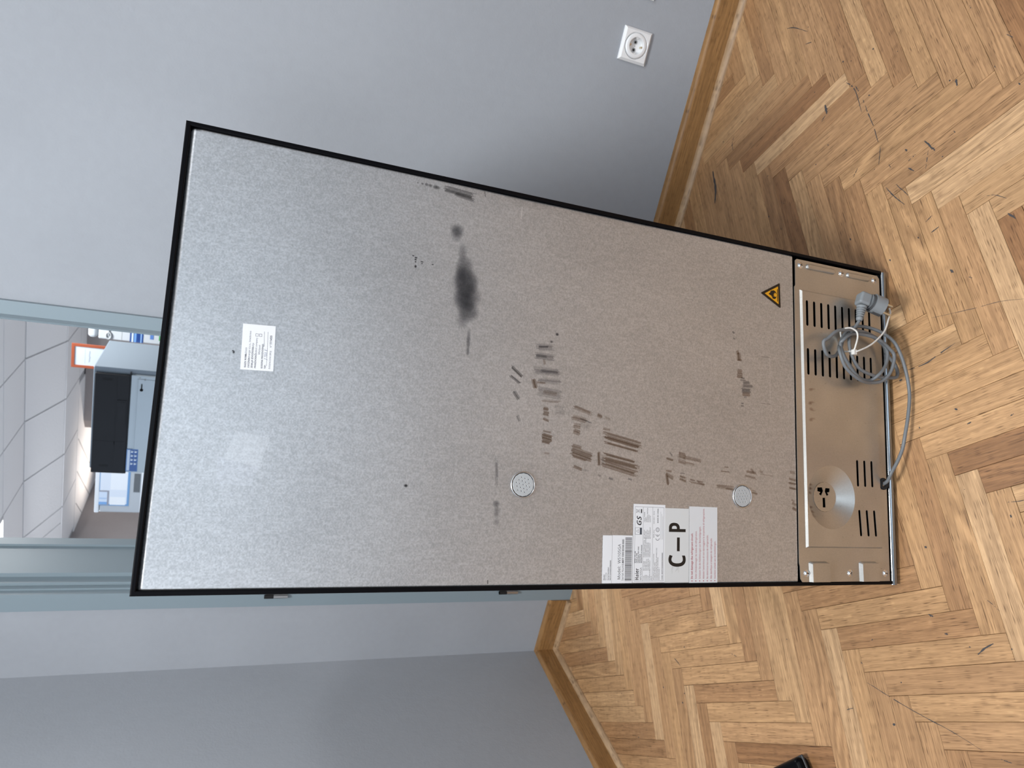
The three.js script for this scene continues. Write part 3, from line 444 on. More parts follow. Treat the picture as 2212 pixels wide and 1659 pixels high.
{
  const cap = (S, u0, u1, v, h, dv = 0) => { const s = new S(); s.moveTo(u0, v - h); s.lineTo(u1, v - h + dv); s.absarc(u1, v + dv, h, -Math.PI / 2, Math.PI / 2); s.lineTo(u0, v + h); s.absarc(u0, v, h, Math.PI / 2, 1.5 * Math.PI); return s; };
  const R = [-.2352, .2305, .0445, .2300], b = .0030, hz = .0036, tilt = .0018;            // raised field: foot outline, bevel, height
  const outline = shapeOf([[-.2952, .0262], [.283, .0262], [.2885, .0315], [.2885, .237], [.285, .2412], [.238, .2415], [.234, .2440], [-.262, .2440], [-.2665, .2425], [-.2885, .2415], [-.2952, .236]]);
  outline.holes.push(new THREE.Path([[R[0], R[2]], [R[1], R[2]], [R[1], R[3] + tilt], [R[0], R[3] - tilt]].map(([x, y]) => new THREE.Vector2(x, y))));
  const gs = [ext(outline, .0012, -.0012)];
  // field with openings
  const field = shapeOf([[R[0] + b * .8, R[2] + b * .8], [R[1] - b * .8, R[2] + b * .8], [R[1] - b * .8, R[3] + tilt - b], [R[0] + b * .8, R[3] - tilt - b]]);
  for (let i = 0; i < 10; i++) { const v = .2178 - i * .01745; field.holes.push(cap(THREE.Path, .1660, .2085, v, .0029)); field.holes.push(cap(THREE.Path, .0752, .1185, v - .0002, .0029)); }
  for (let i = 0; i < 3; i++) { field.holes.push(cap(THREE.Path, -.1215, -.0785, .1032 - i * .0181, .0027, .0006)); field.holes.push(cap(THREE.Path, -.2110, -.1690, .0992 - i * .0186, .0027, .0028)); }
  const DC = [-.1458, .1688], DR_ = .0565, dr = .0268;
  field.holes.push(new THREE.Path().absarc(DC[0], DC[1], DR_, 0, Math.PI * 2, true));
  gs.push(new THREE.ExtrudeGeometry(field, { depth: .0007, bevelEnabled: false, curveSegments: 48 }).translate(0, 0, hz - .0007));
  // bevels of the field
  { const o = [[R[0], R[2]], [R[1], R[2]], [R[1], R[3] + tilt], [R[0], R[3] - tilt]], n = [[R[0] + b * .8, R[2] + b * .8], [R[1] - b * .8, R[2] + b * .8], [R[1] - b * .8, R[3] + tilt - b], [R[0] + b * .8, R[3] - tilt - b]]; const pos = [];
    for (let i = 0; i < 4; i++) { const j = (i + 1) % 4; for (const [p, z] of [[o[i], 0], [o[j], 0], [n[j], hz], [o[i], 0], [n[j], hz], [n[i], hz]]) pos.push(p[0], p[1], z); }
    const g = new THREE.BufferGeometry(); g.setAttribute('position', new THREE.Float32BufferAttribute(pos, 3)); g.computeVertexNormals(); gs.push(g); }
  // dished knock-out: cone going in, flat bottom with cut openings
  const dz = -.0125;
  gs.push(new THREE.LatheGeometry([[DR_, hz], [DR_ - .001, hz - .0006], [dr + .0015, dz + .0006], [dr, dz]].map(([r, z]) => new THREE.Vector2(r, z)), 64).rotateX(Math.PI / 2).scale(1, 1, 1).translate(DC[0], DC[1], 0));
  const bot = new THREE.Shape().absarc(DC[0], DC[1], dr, 0, Math.PI * 2);
  const G = (pts) => bot.holes.push(new THREE.Path(pts.map(([x, y]) => new THREE.Vector2(x, y))));
  G([[-.1293, .186], [-.1288, .1748], [-.1353, .1726], [-.1439, .1777], [-.1411, .1824], [-.1374, .1791], [-.1359, .1862]].map(([x, y]) => [x, y - .0]));
  G([[-.1297, .1667], [-.1299, .1562], [-.1366, .1572], [-.1374, .1629], [-.1415, .1598], [-.144, .164], [-.1358, .1685]]);
  G([[-.1474, .1741], [-.1472, .1681], [-.1645, .1674], [-.1647, .1738]]);
  gs.push(ext(bot, .001, dz - .0005));
  // two long stiffening ribs at the right, two raised pads at the left
  const rib = (v0, v1) => { const s = cap(THREE.Shape, v0, v1, 0, .0052); const g = new THREE.ExtrudeGeometry(s, { depth: .0003, bevelEnabled: true, bevelSize: .0040, bevelThickness: .0036, bevelOffset: -.0040, bevelSegments: 3, curveSegments: 10 }); g.rotateZ(Math.PI / 2); g.translate(.2777, 0, .0002); return g; };
  gs.push(rib(.1485, .2100), rib(.0585, .1085));
  for (const y of [.1772, .0580]) {
    const o = [[-.2935, y], [-.2610, y], [-.2585, y + .006], [-.2585, y + .0425], [-.2610, y + .0455], [-.2935, y + .0445]], cc = [-.29, y + .018];
    const n = [[-.2935, y + .0005], [-.2612, y + .0005], [-.2612, y + .006], [-.2612, y + .0382], [-.2628, y + .0408], [-.2935, y + .0400]], pos = [], H = .0052;
    const tri = (...q) => q.forEach((p) => pos.push(...p));
    for (let i = 0; i < 6; i++) { const j = (i + 1) % 6; tri([...o[i], 0], [...o[j], 0], [...n[j], H]); tri([...o[i], 0], [...n[j], H], [...n[i], H]); }
    for (let i = 1; i < 5; i++) tri([...n[0], H], [...n[i], H], [...n[i + 1], H]);
    const g = new THREE.BufferGeometry(); g.setAttribute('position', new THREE.Float32BufferAttribute(pos, 3)); g.computeVertexNormals(); gs.push(g);
  }
  mesh('cover_sheet', gs.map(coverUV), coverMat, cover);
  for (const [u, v] of [[.2775, .2289], [.278, .1266], [.2778, .0407], [-.2785, .228], [-.279, .1256], [-.2794, .0379]]) {
    const head = new THREE.LatheGeometry([[0, .0030], [.0022, .0028], [.0040, .0019], [.0046, .0006], [.0062, .0004], [.0062, 0]].map(([r, z]) => new THREE.Vector2(r, z)), 20).rotateX(Math.PI / 2).translate(u, v, 0);
    mesh('screw', head, M.screw, cover);
    mesh('screw_slot', [bx(-.0026, .0026, -.0005, .0005, .0022, .0031), bx(-.0005, .0005, -.0026, .0026, .0022, .0031)].map((q) => q.rotateZ(rnd() * 1.5).translate(u, v, 0)), M.dark, cover);
  }
  mesh('cord_grommet', [new THREE.TorusGeometry(.0078, .0034, 10, 28).scale(1, 1.05, .8).translate(-.1165, .0345, .0005), cyl(.0072, .0072, .003, 20).rotateX(Math.PI / 2).translate(-.1165, .0345, -.002)], M.dark, cover);
}
// --- round rail along the foot of the back
mesh('base_rail', [cyl(.0064, .0064, .598, 24).rotateZ(Math.PI / 2).translate(-.0015, .0142, -.0032), bx(-.30, .297, .0088, .0125, -.20, -.0035), bx(-.30, .297, .0122, .0135, -.20, -.006)], M.rail, cab);
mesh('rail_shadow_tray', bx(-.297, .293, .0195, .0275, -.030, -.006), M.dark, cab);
// --- perforated plugs of the foam filling holes
for (const [u, v, r, turn] of [[-.1489, .7723, .0188, .25], [-.1513, .3664, .0192, .6]]) {
  const p = new THREE.Group(); p.name = numbered('vent_plug'); p.position.set(u, v, -.0012); cab.add(p);
  const disc = new THREE.Shape().absarc(0, 0, r - .0018, 0, Math.PI * 2), holes = [];
  for (let a = -2; a <= 2; a++) for (let b = -2; b <= 2; b++) if (Math.abs(a + b) <= 2) holes.push([(a + b / 2) * .0056, b * .0049]);
  for (const [x, y] of holes) { const c = Math.cos(turn), s = Math.sin(turn); disc.holes.push(new THREE.Path().absarc(x * c - y * s, x * s + y * c, .00062, 0, Math.PI * 2, true)); }
  mesh('disc', new THREE.ExtrudeGeometry(disc, { depth: .0014, bevelEnabled: true, bevelSize: .0006, bevelThickness: .0005, bevelOffset: -.0006, bevelSegments: 2, curveSegments: 8 }), M.plasticGrey, p);
  mesh('rim', [new THREE.LatheGeometry([[r - .0012, .0006], [r - .0006, .0018], [r + .0004, .0016], [r + .0008, .0004]].map(([q, z]) => new THREE.Vector2(q, z)), 48).rotateX(Math.PI / 2)], M.zincBright, p);
  mesh('gap', [cyl(r - .0006, r - .0006, .0004, 40).rotateX(Math.PI / 2).translate(0, 0, .0003)], M.dark, p);
}
// --- printed stickers
const INK = '#23262c';
function sticker(name, u, v, w, h, turn, paint, W, label, rough = .5, lift = .0003, shape) {
  const H = Math.round(W * h / w), [c, g] = canvas(W, H); g.fillStyle = '#eceff3'; g.fillRect(0, 0, W, H); g.fillStyle = INK; g.textBaseline = 'alphabetic'; paint(g, W, H, W / w);
  let geo;
  if (shape) { geo = new THREE.ExtrudeGeometry(shape, { depth: .00025, bevelEnabled: false }); const p = geo.attributes.position, q = geo.attributes.uv; for (let i = 0; i < p.count; i++) q.setXY(i, p.getX(i) / w + .5, p.getY(i) / h + .5); }
  else {
    geo = new THREE.BoxGeometry(w, h, .00025, 8, 8, 1);
    const p = geo.attributes.position, n = geo.attributes.normal, q = geo.attributes.uv; for (let i = 0; i < p.count; i++) q.setXY(i, p.getX(i) / w + .5, p.getY(i) / h + .5);
  }
  const m = mesh(name, geo, phys({ map: texture(c), roughness: rough, color: lin(.86, .86, .86) }), cab, label);
  m.position.set(u, v, -.0012 + lift); m.rotation.z = turn; return m;
}
const text = (g, s, x, y, size, bold = false, width) => { g.font = (bold ? 'bold ' : '') + size + 'px sans-serif'; if (width) { const w = g.measureText(s).width; g.save(); g.translate(x, y); g.scale(width / w, 1); g.fillText(s, 0, 0); g.restore(); } else g.fillText(s, x, y); };
const slip = sticker('import_label', .0120, 1.1562, .0602, .0404, .035, (g, W, H) => {
  const b = '#1b2334'; g.fillStyle = b; const s = H * .073;
  text(g, 'NAZIV ROBE:', W * .045, H * .165, s, true); text(g, 'FRIŽIDER', W * .30, H * .165, s * .9);
  text(g, 'UVOZNIK:', W * .045, H * .265, s, true); text(g, 'Energer d.o.o., Smederevo', W * .27, H * .265, s);
  text(g, 'ZEMLJA IZVOZNIKA:', W * .045, H * .365, s, true); text(g, 'Italija', W * .47, H * .365, s);
  text(g, 'PROIZVOĐAČ:', W * .045, H * .465, s, true); text(g, 'Indesit company', W * .345, H * .465, s);
  text(g, 'Whirlpool', W * .345, H * .565, s);
  g.strokeStyle = b; g.lineWidth = 3; g.strokeRect(W * .745, H * .405, W * .055, H * .075); g.strokeRect(W * .745, H * .515, W * .055, H * .075);
  text(g, 'GODINA PROIZVODNJE:', W * .045, H * .665, s, true); g.lineWidth = 2.5;
  g.beginPath(); g.moveTo(W * .53, H * .675); g.lineTo(W * .86, H * .66); g.moveTo(W * .11, H * .785); g.lineTo(W * .86, H * .775); g.stroke();
  text(g, 'TIP:', W * .045, H * .765, s, true);
  g.font = 'italic ' + s * 1.5 + 'px serif'; g.fillStyle = '#4a5878'; g.fillText('J 701 F', W * .24, H * .775); g.fillStyle = b;
  text(g, 'EVIDENCIONI BROJ', W * .045, H * .905, s * .95); text(g, 'N°', W * .52, H * .905, s); text(g, '111455', W * .585, H * .91, s * 1.25, true);
}, 512, 'white import slip with printed text and a loose corner');
{ const curl = new THREE.Shape(); curl.moveTo(0, 0); curl.lineTo(.0062, 0); curl.lineTo(.0062, .0090); curl.closePath(); }
sticker('serial_label', -.2558, .6266, .0716, .0163, 0, (g, W, H) => {
  const s = H * .17; text(g, 'Model:', W * .06, H * .27, s, true); text(g, 'WS105GA', W * .06, H * .46, s * .95); text(g, 'Serial Number:', W * .06, H * .70, s, true); text(g, 'B407E1E0H00E03MB80085', W * .06, H * .92, s * .95, true, W * .42);
}, 640, 'white serial number sticker, upper strip');
sticker('barcode_label', -.2556, .6000, .0720, .0366, 0, (g, W, H) => {
  g.fillStyle = '#55585e'; g.fillRect(0, 0, W, 2); g.fillStyle = INK; const s = H * .16;
  text(g, 'Model:  WS105GA', W * .07, H * .42, s * 1.15); text(g, 'Serial Number:', W * .05, H * .58, s * .8); text(g, 'B407E 1E0H0 0E03MB 80085', W * .42, H * .58, s * .78, true, W * .50);
  let x = W * .045; let q = 7; while (x < W * .955) { q = (q * 137 + 41) % 257; const a = 1.6 + (q % 4) * 1.3; g.fillRect(x, H * .64, a, H * .33); x += a + 1.8 + ((q >> 3) % 4) * 1.4; }
}, 768, 'white barcode sticker');
sticker('rating_label', -.2310, .5510, .1206, .0592, 0, (g, W, H) => {
  g.strokeStyle = '#4a4e56'; g.lineWidth = 3; g.strokeRect(W * .02, H * .045, W * .945, H * .91);
  const L = (y) => { g.beginPath(); g.moveTo(W * .02, y); g.lineTo(W * .965, y); g.stroke(); }; L(H * .30); L(H * .60);
  text(g, 'Haier', W * .03, H * .185, H * .155, true, W * .15); text(g, 'WS105GA', W * .03, H * .275, H * .075);
  ['WINE CELLAR', 'CAVE A VIN', 'CANTINA PER VINI', 'VINOTECA', 'WEINKÜHLSCHRANK'].forEach((t, i) => text(g, t, W * .245, H * (.085 + i * .049), H * .048, true));
  g.strokeRect(W * .61, H * .06, W * .085, H * .20); g.fillStyle = '#39424e'; g.fillRect(W * .61, H * .20, W * .085, H * .06); g.fillStyle = INK; g.lineWidth = 3; g.beginPath(); g.moveTo(W * .632, H * .16); g.lineTo(W * .672, H * .16); g.lineTo(W * .652, H * .09); g.closePath(); g.stroke();
  g.save(); g.font = 'bold italic ' + H * .20 + 'px sans-serif'; g.fillText('GS', W * .715, H * .245); g.restore();
  g.lineWidth = 3; g.beginPath(); g.moveTo(W * .885, H * .07); g.lineTo(W * .935, H * .20); g.moveTo(W * .935, H * .07); g.lineTo(W * .885, H * .20); g.moveTo(W * .895, H * .085); g.lineTo(W * .925, H * .085); g.lineTo(W * .92, H * .185); g.lineTo(W * .90, H * .185); g.closePath(); g.stroke(); g.fillRect(W * .885, H * .225, W * .05, H * .035);
  const row = ['CLASS', 'NET VOLUME', 'RATED VOLTAGE', 'RATED CURRENT']; const rows = ['CLASSE', 'CLASSE', 'CLASE', 'KLASSE'];
  const cols = [['CLASS', 'CLASSE', 'CLASSE', 'CLASE', 'KLIMAKLASSE', 'SN-ST'], ['NET VOLUME', 'VOLUME NET', 'VOLUME NETTO', 'VOLUMEN NETO', 'NETTOINHALT'], ['POWER CONSUMPTION', 'CONSOMMATION ENERGIE', 'CONSUMO ENERGIA', 'CONSUMO ENERGIA', 'STROMVERBRAUCH'], ['NET WEIGHT', 'POIDS NET', 'PESO NETTO', 'PESO NETO', 'NETTOGEWICHT'], ['LIGHT POWER', 'LAMPE', 'POTENZA LAMPADA', 'POTENCIA', 'LEUCHTE']];
  [.03, .15, .32, .555, .77].forEach((x, i) => cols[i].forEach((t, q) => text(g, t, W * x, H * (.355 + q * .046), H * .042)));
  ['APPLIANCE SAFETY CLASSIFICATION', 'CLASSE DE PROTECTION', 'CLASSIFICAZIONE SICUREZZA APPARECCHIO', 'CLASIFICACION DE SEGURIDAD', 'SCHUTZKLASSE  I'].forEach((t, i) => text(g, t, W * .03, H * (.66 + i * .044), H * .042));
  text(g, 'CODE: B407E1E0H00E03MB80085', W * .03, H * .935, H * .046, true);
  text(g, 'R600a 35 g', W * .57, H * .655, H * .042); text(g, '220-240 V ~ 50 Hz', W * .75, H * .655, H * .042);
  g.lineWidth = 6; for (const x of [.565, .618]) { g.beginPath(); g.arc(W * x, H * .76, H * .055, Math.PI * .5, Math.PI * 1.5); g.stroke(); } g.beginPath(); g.moveTo(W * .592, H * .76); g.lineTo(W * .615, H * .76); g.stroke();
  g.beginPath(); g.arc(W * .675, H * .76, H * .052, 0, 7); g.stroke(); g.lineWidth = 3; g.beginPath(); g.arc(W * .675, H * .76, H * .025, 0, 7); g.stroke();
  text(g, 'MADE IN CHINA', W * .76, H * .785, H * .05, true);
  for (let i = 0; i < 3; i++) { g.fillStyle = '#7c818a'; g.fillRect(W * .55, H * (.85 + i * .035), W * (.36 - i * .03), 2.5); }
}, 1024, 'white rating plate with small print');
sticker('code_label', -.2337, .4985, .1166, .0461, 0, (g, W, H) => {
  g.fillStyle = '#d9dcdd'; g.fillRect(0, 0, W, H); g.fillStyle = '#0a0a0b';
  const s = H * .98; text(g, 'C', W * .195, H * .86, s, true, W * .185); text(g, 'P', W * .655, H * .86, s, true, W * .16); g.fillRect(W * .42, H * .50, W * .185, H * .115);
  g.strokeStyle = 'rgba(60,62,66,.4)'; for (let i = 0; i < 14; i++) { g.lineWidth = rr(.8, 2); const x = rr(.10, .2) * W, y = rr(.2, .6) * H; g.beginPath(); g.moveTo(x, y); g.lineTo(x + rr(20, 60), y + rr(2, 10)); g.stroke(); }
}, 768, 'light sticker printed with a large C and P');
sticker('refrigerant_label', -.2320, .4466, .1212, .0560, 0, (g, W, H) => {
  g.fillStyle = '#dcdfe2'; g.fillRect(0, 0, W, H); g.fillStyle = '#a3343f';
  const lines = [['Do not damage the refrigerant circuit.', .60], ["Eviter d'endommager les tubes de réfrigération.", .63], ['Schützen Sie die Kühlleitungen vor Beschädigungen.', .69], ["Abbiate l'avvertenza di non danneggiare la serpentina di refrigerazione.", .93], ['No deteriorar los conductos de refrigeración.', .58], ['Não danifique a tubagem da refrigeração.', .54], ['Voorkom schade aan de koelleidingen.', .50]];
  lines.forEach(([t, w], i) => { const y = H * (.13 + i * .135); g.beginPath(); g.arc(W * .025, y - H * .03, H * .016, 0, 7); g.fill(); text(g, t, W * .05, y, H * (i ? .078 : .092), i === 0, W * w); });
}, 896, 'light sticker with seven red lines of warning text');
{
  const A = [.2112, .3221], B = [.2361, .2778], C = [.1886, .2765], c = [(A[0] + B[0] + C[0]) / 3, (A[1] + B[1] + C[1]) / 3], w = .052, h = .052;
  const s = new THREE.Shape(), P = [A, C, B].map(([x, y]) => [x - c[0], y - c[1]]);
  const near = (p, q, d) => { const l = Math.hypot(q[0] - p[0], q[1] - p[1]); return [p[0] + (q[0] - p[0]) * d / l, p[1] + (q[1] - p[1]) * d / l]; };
  P.forEach((p, i) => { const a = near(p, P[(i + 2) % 3], .003), b = near(p, P[(i + 1) % 3], .003); i ? s.lineTo(...a) : s.moveTo(...a); s.quadraticCurveTo(p[0], p[1], b[0], b[1]); }); s.closePath();
  sticker('flammable_label', c[0], c[1], w, h, 0, (g, W, H, k) => {
    const X = (x) => W / 2 + x * k, Y = (y) => H / 2 - y * k; g.fillStyle = '#0d0b0a'; g.fillRect(0, 0, W, H);
    const ins = P.map((p, i) => [p[0] * .70, p[1] * .70 - .0]); g.fillStyle = '#e0a01c'; g.beginPath(); ins.forEach(([x, y], i) => (i ? g.lineTo(X(x), Y(y)) : g.moveTo(X(x), Y(y)))); g.closePath(); g.fill();
    g.fillStyle = '#0d0b0a'; g.fillRect(X(-.0115), Y(-.0078), .023 * k, .0017 * k);
    const F = [[-.0005, .0122], [.0022, .0095], [.0028, .0076], [.0049, .0092], [.0052, .0062], [.0072, .0068], [.0070, .0038], [.0082, .0012], [.0072, -.0030], [.0040, -.0060], [.0010, -.0064], [.0038, -.0040], [.0032, -.0008], [.0018, -.0024], [.0010, .0012], [-.0012, -.0014], [-.0024, .0016], [-.0032, -.0014], [-.0038, -.0044], [-.0014, -.0062], [-.0050, -.0056], [-.0080, -.0022], [-.0076, .0022], [-.0060, .0046], [-.0054, .0022], [-.0036, .0062], [-.0030, .0046]];
    g.beginPath(); F.forEach(([x, y], i) => (i ? g.lineTo(X(x), Y(y)) : g.moveTo(X(x), Y(y)))); g.closePath(); g.fill();
  }, 512, 'yellow and black triangular flame warning', .3, .0003, s);
}
// --- mains cord, wound up and tied, with its plug
{
  const cord = new THREE.Group(); cord.name = 'power_cord'; cab.add(cord);
  const pts = [
    [.18, .118, .03], [.167, .125, .026], [.152, .132, .022], [.142, .14, .026], [.12, .142, .03], [.092, .124, .03], [.081, .094, .032], [.08, .05, .03], [.086, .022, .028], [.106, .016, .022], [.128, .033, .018], [.149, .046, .018], [.161, .085, .022], [.159, .14, .034], [.152, .18, .036], [.136, .2, .032], [.131, .207, .03], [.109, .196, .026], [.11, .169, .02], [.13, .15, .016], [.147, .143, .016], [.16, .118, .016], [.162, .08, .016], [.147, .059, .026], [.133, .052, .032], [.106, .059, .036], [.083, .08, .038], [.072, .09, .026], [.074, .111, .022], [.094, .135, .022], [.114, .151, .022],
    [.135, .16, .024], [.138, .159, .028], [.151, .142, .03], [.156, .104, .028], [.15, .076, .034], [.134, .052, .038], [.123, .043, .04], [.092, .05, .038], [.073, .065, .032], [.067, .09, .028], [.069, .127, .034], [.089, .158, .032], [.117, .169, .03], [.132, .155, .018], [.158, .136, .014], [.173, .111, .016], [.172, .082, .024], [.162, .059, .034], [.147, .041, .040], [.125, .031, .044], [.093, .021, .046], [.052, .014, .046], [.012, .017, .044], [-.028, .023, .040], [-.051, .024, .035], [-.078, .032, .028], [-.097, .040, .022], [-.1105, .037, .012], [-.1165, .0345, .001]];
  mesh('cable', tube(pts.map((p) => V(...p)), .0032, 420, 10), M.cable, cord);
  const plug = new THREE.Group(); plug.name = 'plug'; 
  const gs = [rbx(-.0125, .0125, -.010, .0125, -.0115, .0115, .005, 3), cyl(.0150, .0120, .006, 28).translate(.001, -.0125, 0)];
  const disc = cyl(.0180, .0180, .021, 32).translate(.001, -.0265, 0); gs.push(disc);
  mesh('plug_pin', [-1, 1].map((s) => cyl(.0023, .0020, .019, 12).translate(.001 + s * .0095, -.046, 0)).map((q) => clean(q).rotateX(-.30).rotateZ(-.36).translate(.2215, .1050, .031)), M.brass, cord);
  mesh('plug', gs.map((q) => clean(q).rotateX(-.30).rotateZ(-.36).translate(.2215, .1050, .031)), M.plug, cord, 'grey angled two pin plug');
  mesh('plug_band', [cyl(.0158, .0158, .0028, 32).translate(.001, -.0142, 0), ...[-1, 1].map((s) => bx(.001 + s * .0172 - .002, .001 + s * .0172 + .002, -.0372, -.0205, -.0034, .0034))].map((q) => clean(q).rotateX(-.30).rotateZ(-.36).translate(.2215, .1050, .031)), M.plugDark, cord);
  const boot = []; const a = V(.2085, .1115, .031), b = V(.181, .1180, .030), dir = b.clone().sub(a), q = new THREE.Quaternion().setFromUnitVectors(V(0, 1, 0), dir.clone().normalize());
  const prof = [[.0093, 0], [.0090, .003]]; for (let i = 0; i < 5; i++) { const y = .0045 + i * .0042, r = .0086 - i * .0006; prof.push([r - .0022, y - .0006], [r - .0022, y + .0006], [r, y + .0012], [r, y + .0030]); } prof.push([.0058, .0262], [.0052, .0285], [.0032, .0290]);
  mesh('strain_relief', new THREE.LatheGeometry(prof.map(([r, y]) => new THREE.Vector2(r, y)), 20).applyQuaternion(q).translate(a.x, a.y, a.z), M.plug, cord);
  const strip = (pts, n) => tube(pts.map((p) => V(...p)), .0016, n, 8);
  mesh('cable_tie', [strip([[.213, .046, .036], [.205, .046, .038], [.188, .057, .042], [.165, .072, .046], [.145, .095, .049], [.129, .119, .050], [.116, .147, .047], [.115, .149, .042]], 60), strip([[.158, .166, .040], [.159, .156, .044], [.153, .145, .047], [.144, .144, .048], [.128, .149, .048], [.118, .151, .045], [.119, .146, .032], [.125, .142, .011], [.145, .140, .009], [.157, .150, .016], [.159, .160, .030], [.158, .166, .040]], 70), rbx(.1105, .1200, .1455, .1530, .0405, .0475, .001)], M.tie, cord, 'white plastic tie');
}

// ---------------------------------------------------------------- black case on the floor at the left edge
{
  const t = thing('carrying_case', 'black rounded case lying on the parquet, only one corner inside the frame', 'case', [-1.012, 0, 1.004], -.49);
  mesh('body', rbx(-.42, 0, .001, .034, 0, .26, .012, 4), M.black, t);
  mesh('edge_band', rbx(-.422, .002, .014, .020, -.002, .262, .003, 2), phys({ color: lin(.03, .03, .032), roughness: .3 }), t);
}

// ---------------------------------------------------------------- shop room seen through the doorway
const shopWall = std({ color: lin(.36, .33, .325), map: wallTone, roughness: .85 });
const tileMat = std({ color: lin(.86, .87, .89), roughness: .92, bumpMap: plasterBump, bumpScale: .002 });
const gridMat = std({ color: lin(.46, .47, .49), roughness: .7 });
structure('floor_shop', bx(-6, 2.6, -.1, -.012, -8.2, Z0 - .2), std({ color: lin(.47, .48, .50), roughness: .5 }));
structure('wall_shop_left', bx(-5.2, -5.0, -.1, 2.9, -8.2, Z0 - .21), shopWall);
structure('wall_shop_right', bx(2.4, 2.6, -.1, 2.9, -8.2, Z0 - .21), shopWall);
structure('wall_shop_far', bx(-3.75, 2.4, -.1, 2.6, -6.7, -6.5), shopWall);
structure('wall_shop_diagonal', (() => { const g = bx(0, 2.2, -.1, 2.6, -.15, 0); g.rotateY(Math.PI - Math.PI * .70); g.translate(-3.75, 0, -6.5); return g; })(), shopWall);
structure('wall_shop_end', bx(-5.2, -3.6, -.1, 2.6, -8.4, -8.2), shopWall);
{
  const g = structureGroup('ceiling_shop');
  mesh('ceiling_slab', [bx(-5, 2.4, 2.812, 2.95, -5.0, Z0 - .2), bx(-5, 2.4, 2.612, 2.75, -8.2, -5.585)], gridMat, g);
  const slope = Math.atan2(.2, .6);
  { const s = bx(-5, 2.4, .012, .10, -.62, 0); s.rotateX(-slope); s.translate(0, 2.8, -4.985); mesh('sloped_slab', s, gridMat, g); }
  mesh('plain_field', bx(-5, 2.4, 2.80, 2.812, -3.17, Z0 - .2), tileMat, g);
  const xs = []; for (let x = -4.92; x < 2; x += .6) xs.push([x, x + .6]);
  const gap = .008;
  for (const [a, b] of xs) {
    if (b > .3) continue;
    for (const z of [-4.976, -4.376, -3.776]) { if (z === -4.376 && Math.abs(a + 4.32) < .01) continue; mesh('ceiling_tile', bx(a + gap, b - gap, 2.80, 2.812, z + gap, z + .6 - gap), tileMat, g); }
    for (const [p, q] of Math.abs(b + 4.32) < .01 ? [[a, -4.50], [-4.50, b]] : [[a, b]]) { const t = bx(p + gap, q - gap, 0, .013, -.62 + gap, -gap); t.rotateX(-slope); t.translate(0, 2.8, -4.985); mesh('ceiling_tile', t, tileMat, g); }
    mesh('ceiling_tile', bx(a + gap, b - gap, 2.60, 2.613, -6.18, -5.58), tileMat, g);
    if (a > -3.7) mesh('ceiling_tile', bx(a + gap, b - gap, 2.60, 2.613, -6.5, -6.20), tileMat, g);
  }
  mesh('angled_field', bx(-5, -3.2, 2.60, 2.612, -8.2, -6.2), tileMat, g);
  for (const [x, z] of [[-3.86, -6.25], [-4.26, -6.25], [-4.66, -6.25]]) { const t = bx(-.006, .006, 0, .003, -1.2, 0); t.rotateY(.74); t.translate(x, 2.5975, z); mesh('tile_joint', t, gridMat, g); }
}
ceilingLamp(-4.02, -4.076, 2.80, 'square white ceiling lamp panel shining above the doorway view, only its corner visible', 90);
ceilingLamp(-1.02, -2.276, 2.79, 'square white ceiling lamp panel hidden above the grey appliance in the shop', 60);
ceilingLamp(.78, -4.076, 2.79, 'square white ceiling lamp panel hidden behind the right door jamb', 90);
{ const l = new THREE.SpotLight(new THREE.Color(1, .86, .74), 5, 0, .8, .9); l.position.set(-4.55, 1.6, -6.9); l.target.position.set(-4.25, 2.6, -6.75); l.castShadow = true; scene.add(l, l.target);
  const t = thing('standing_uplighter', 'slim floor lamp throwing warm light on the far ceiling, hidden behind the appliance', 'lamp', [-4.55, 0, -6.9]);
  mesh('pole', cyl(.012, .012, 1.5, 12).translate(0, .75, 0), M.black, t); mesh('base', cyl(.13, .14, .03, 24).translate(0, .015, 0), M.black, t);
  mesh('shade', new THREE.LatheGeometry([[.03, 1.46], [.05, 1.47], [.09, 1.58], [.088, 1.58], [.048, 1.475]].map(([r, y]) => new THREE.Vector2(r, y)), 24), M.black, t); mesh('bulb', new THREE.SphereGeometry(.03, 16, 12).translate(0, 1.54, 0), new THREE.MeshStandardMaterial({ color: 0xffffff, emissive: new THREE.Color(1, .86, .74), emissiveIntensity: 3 }), t); }
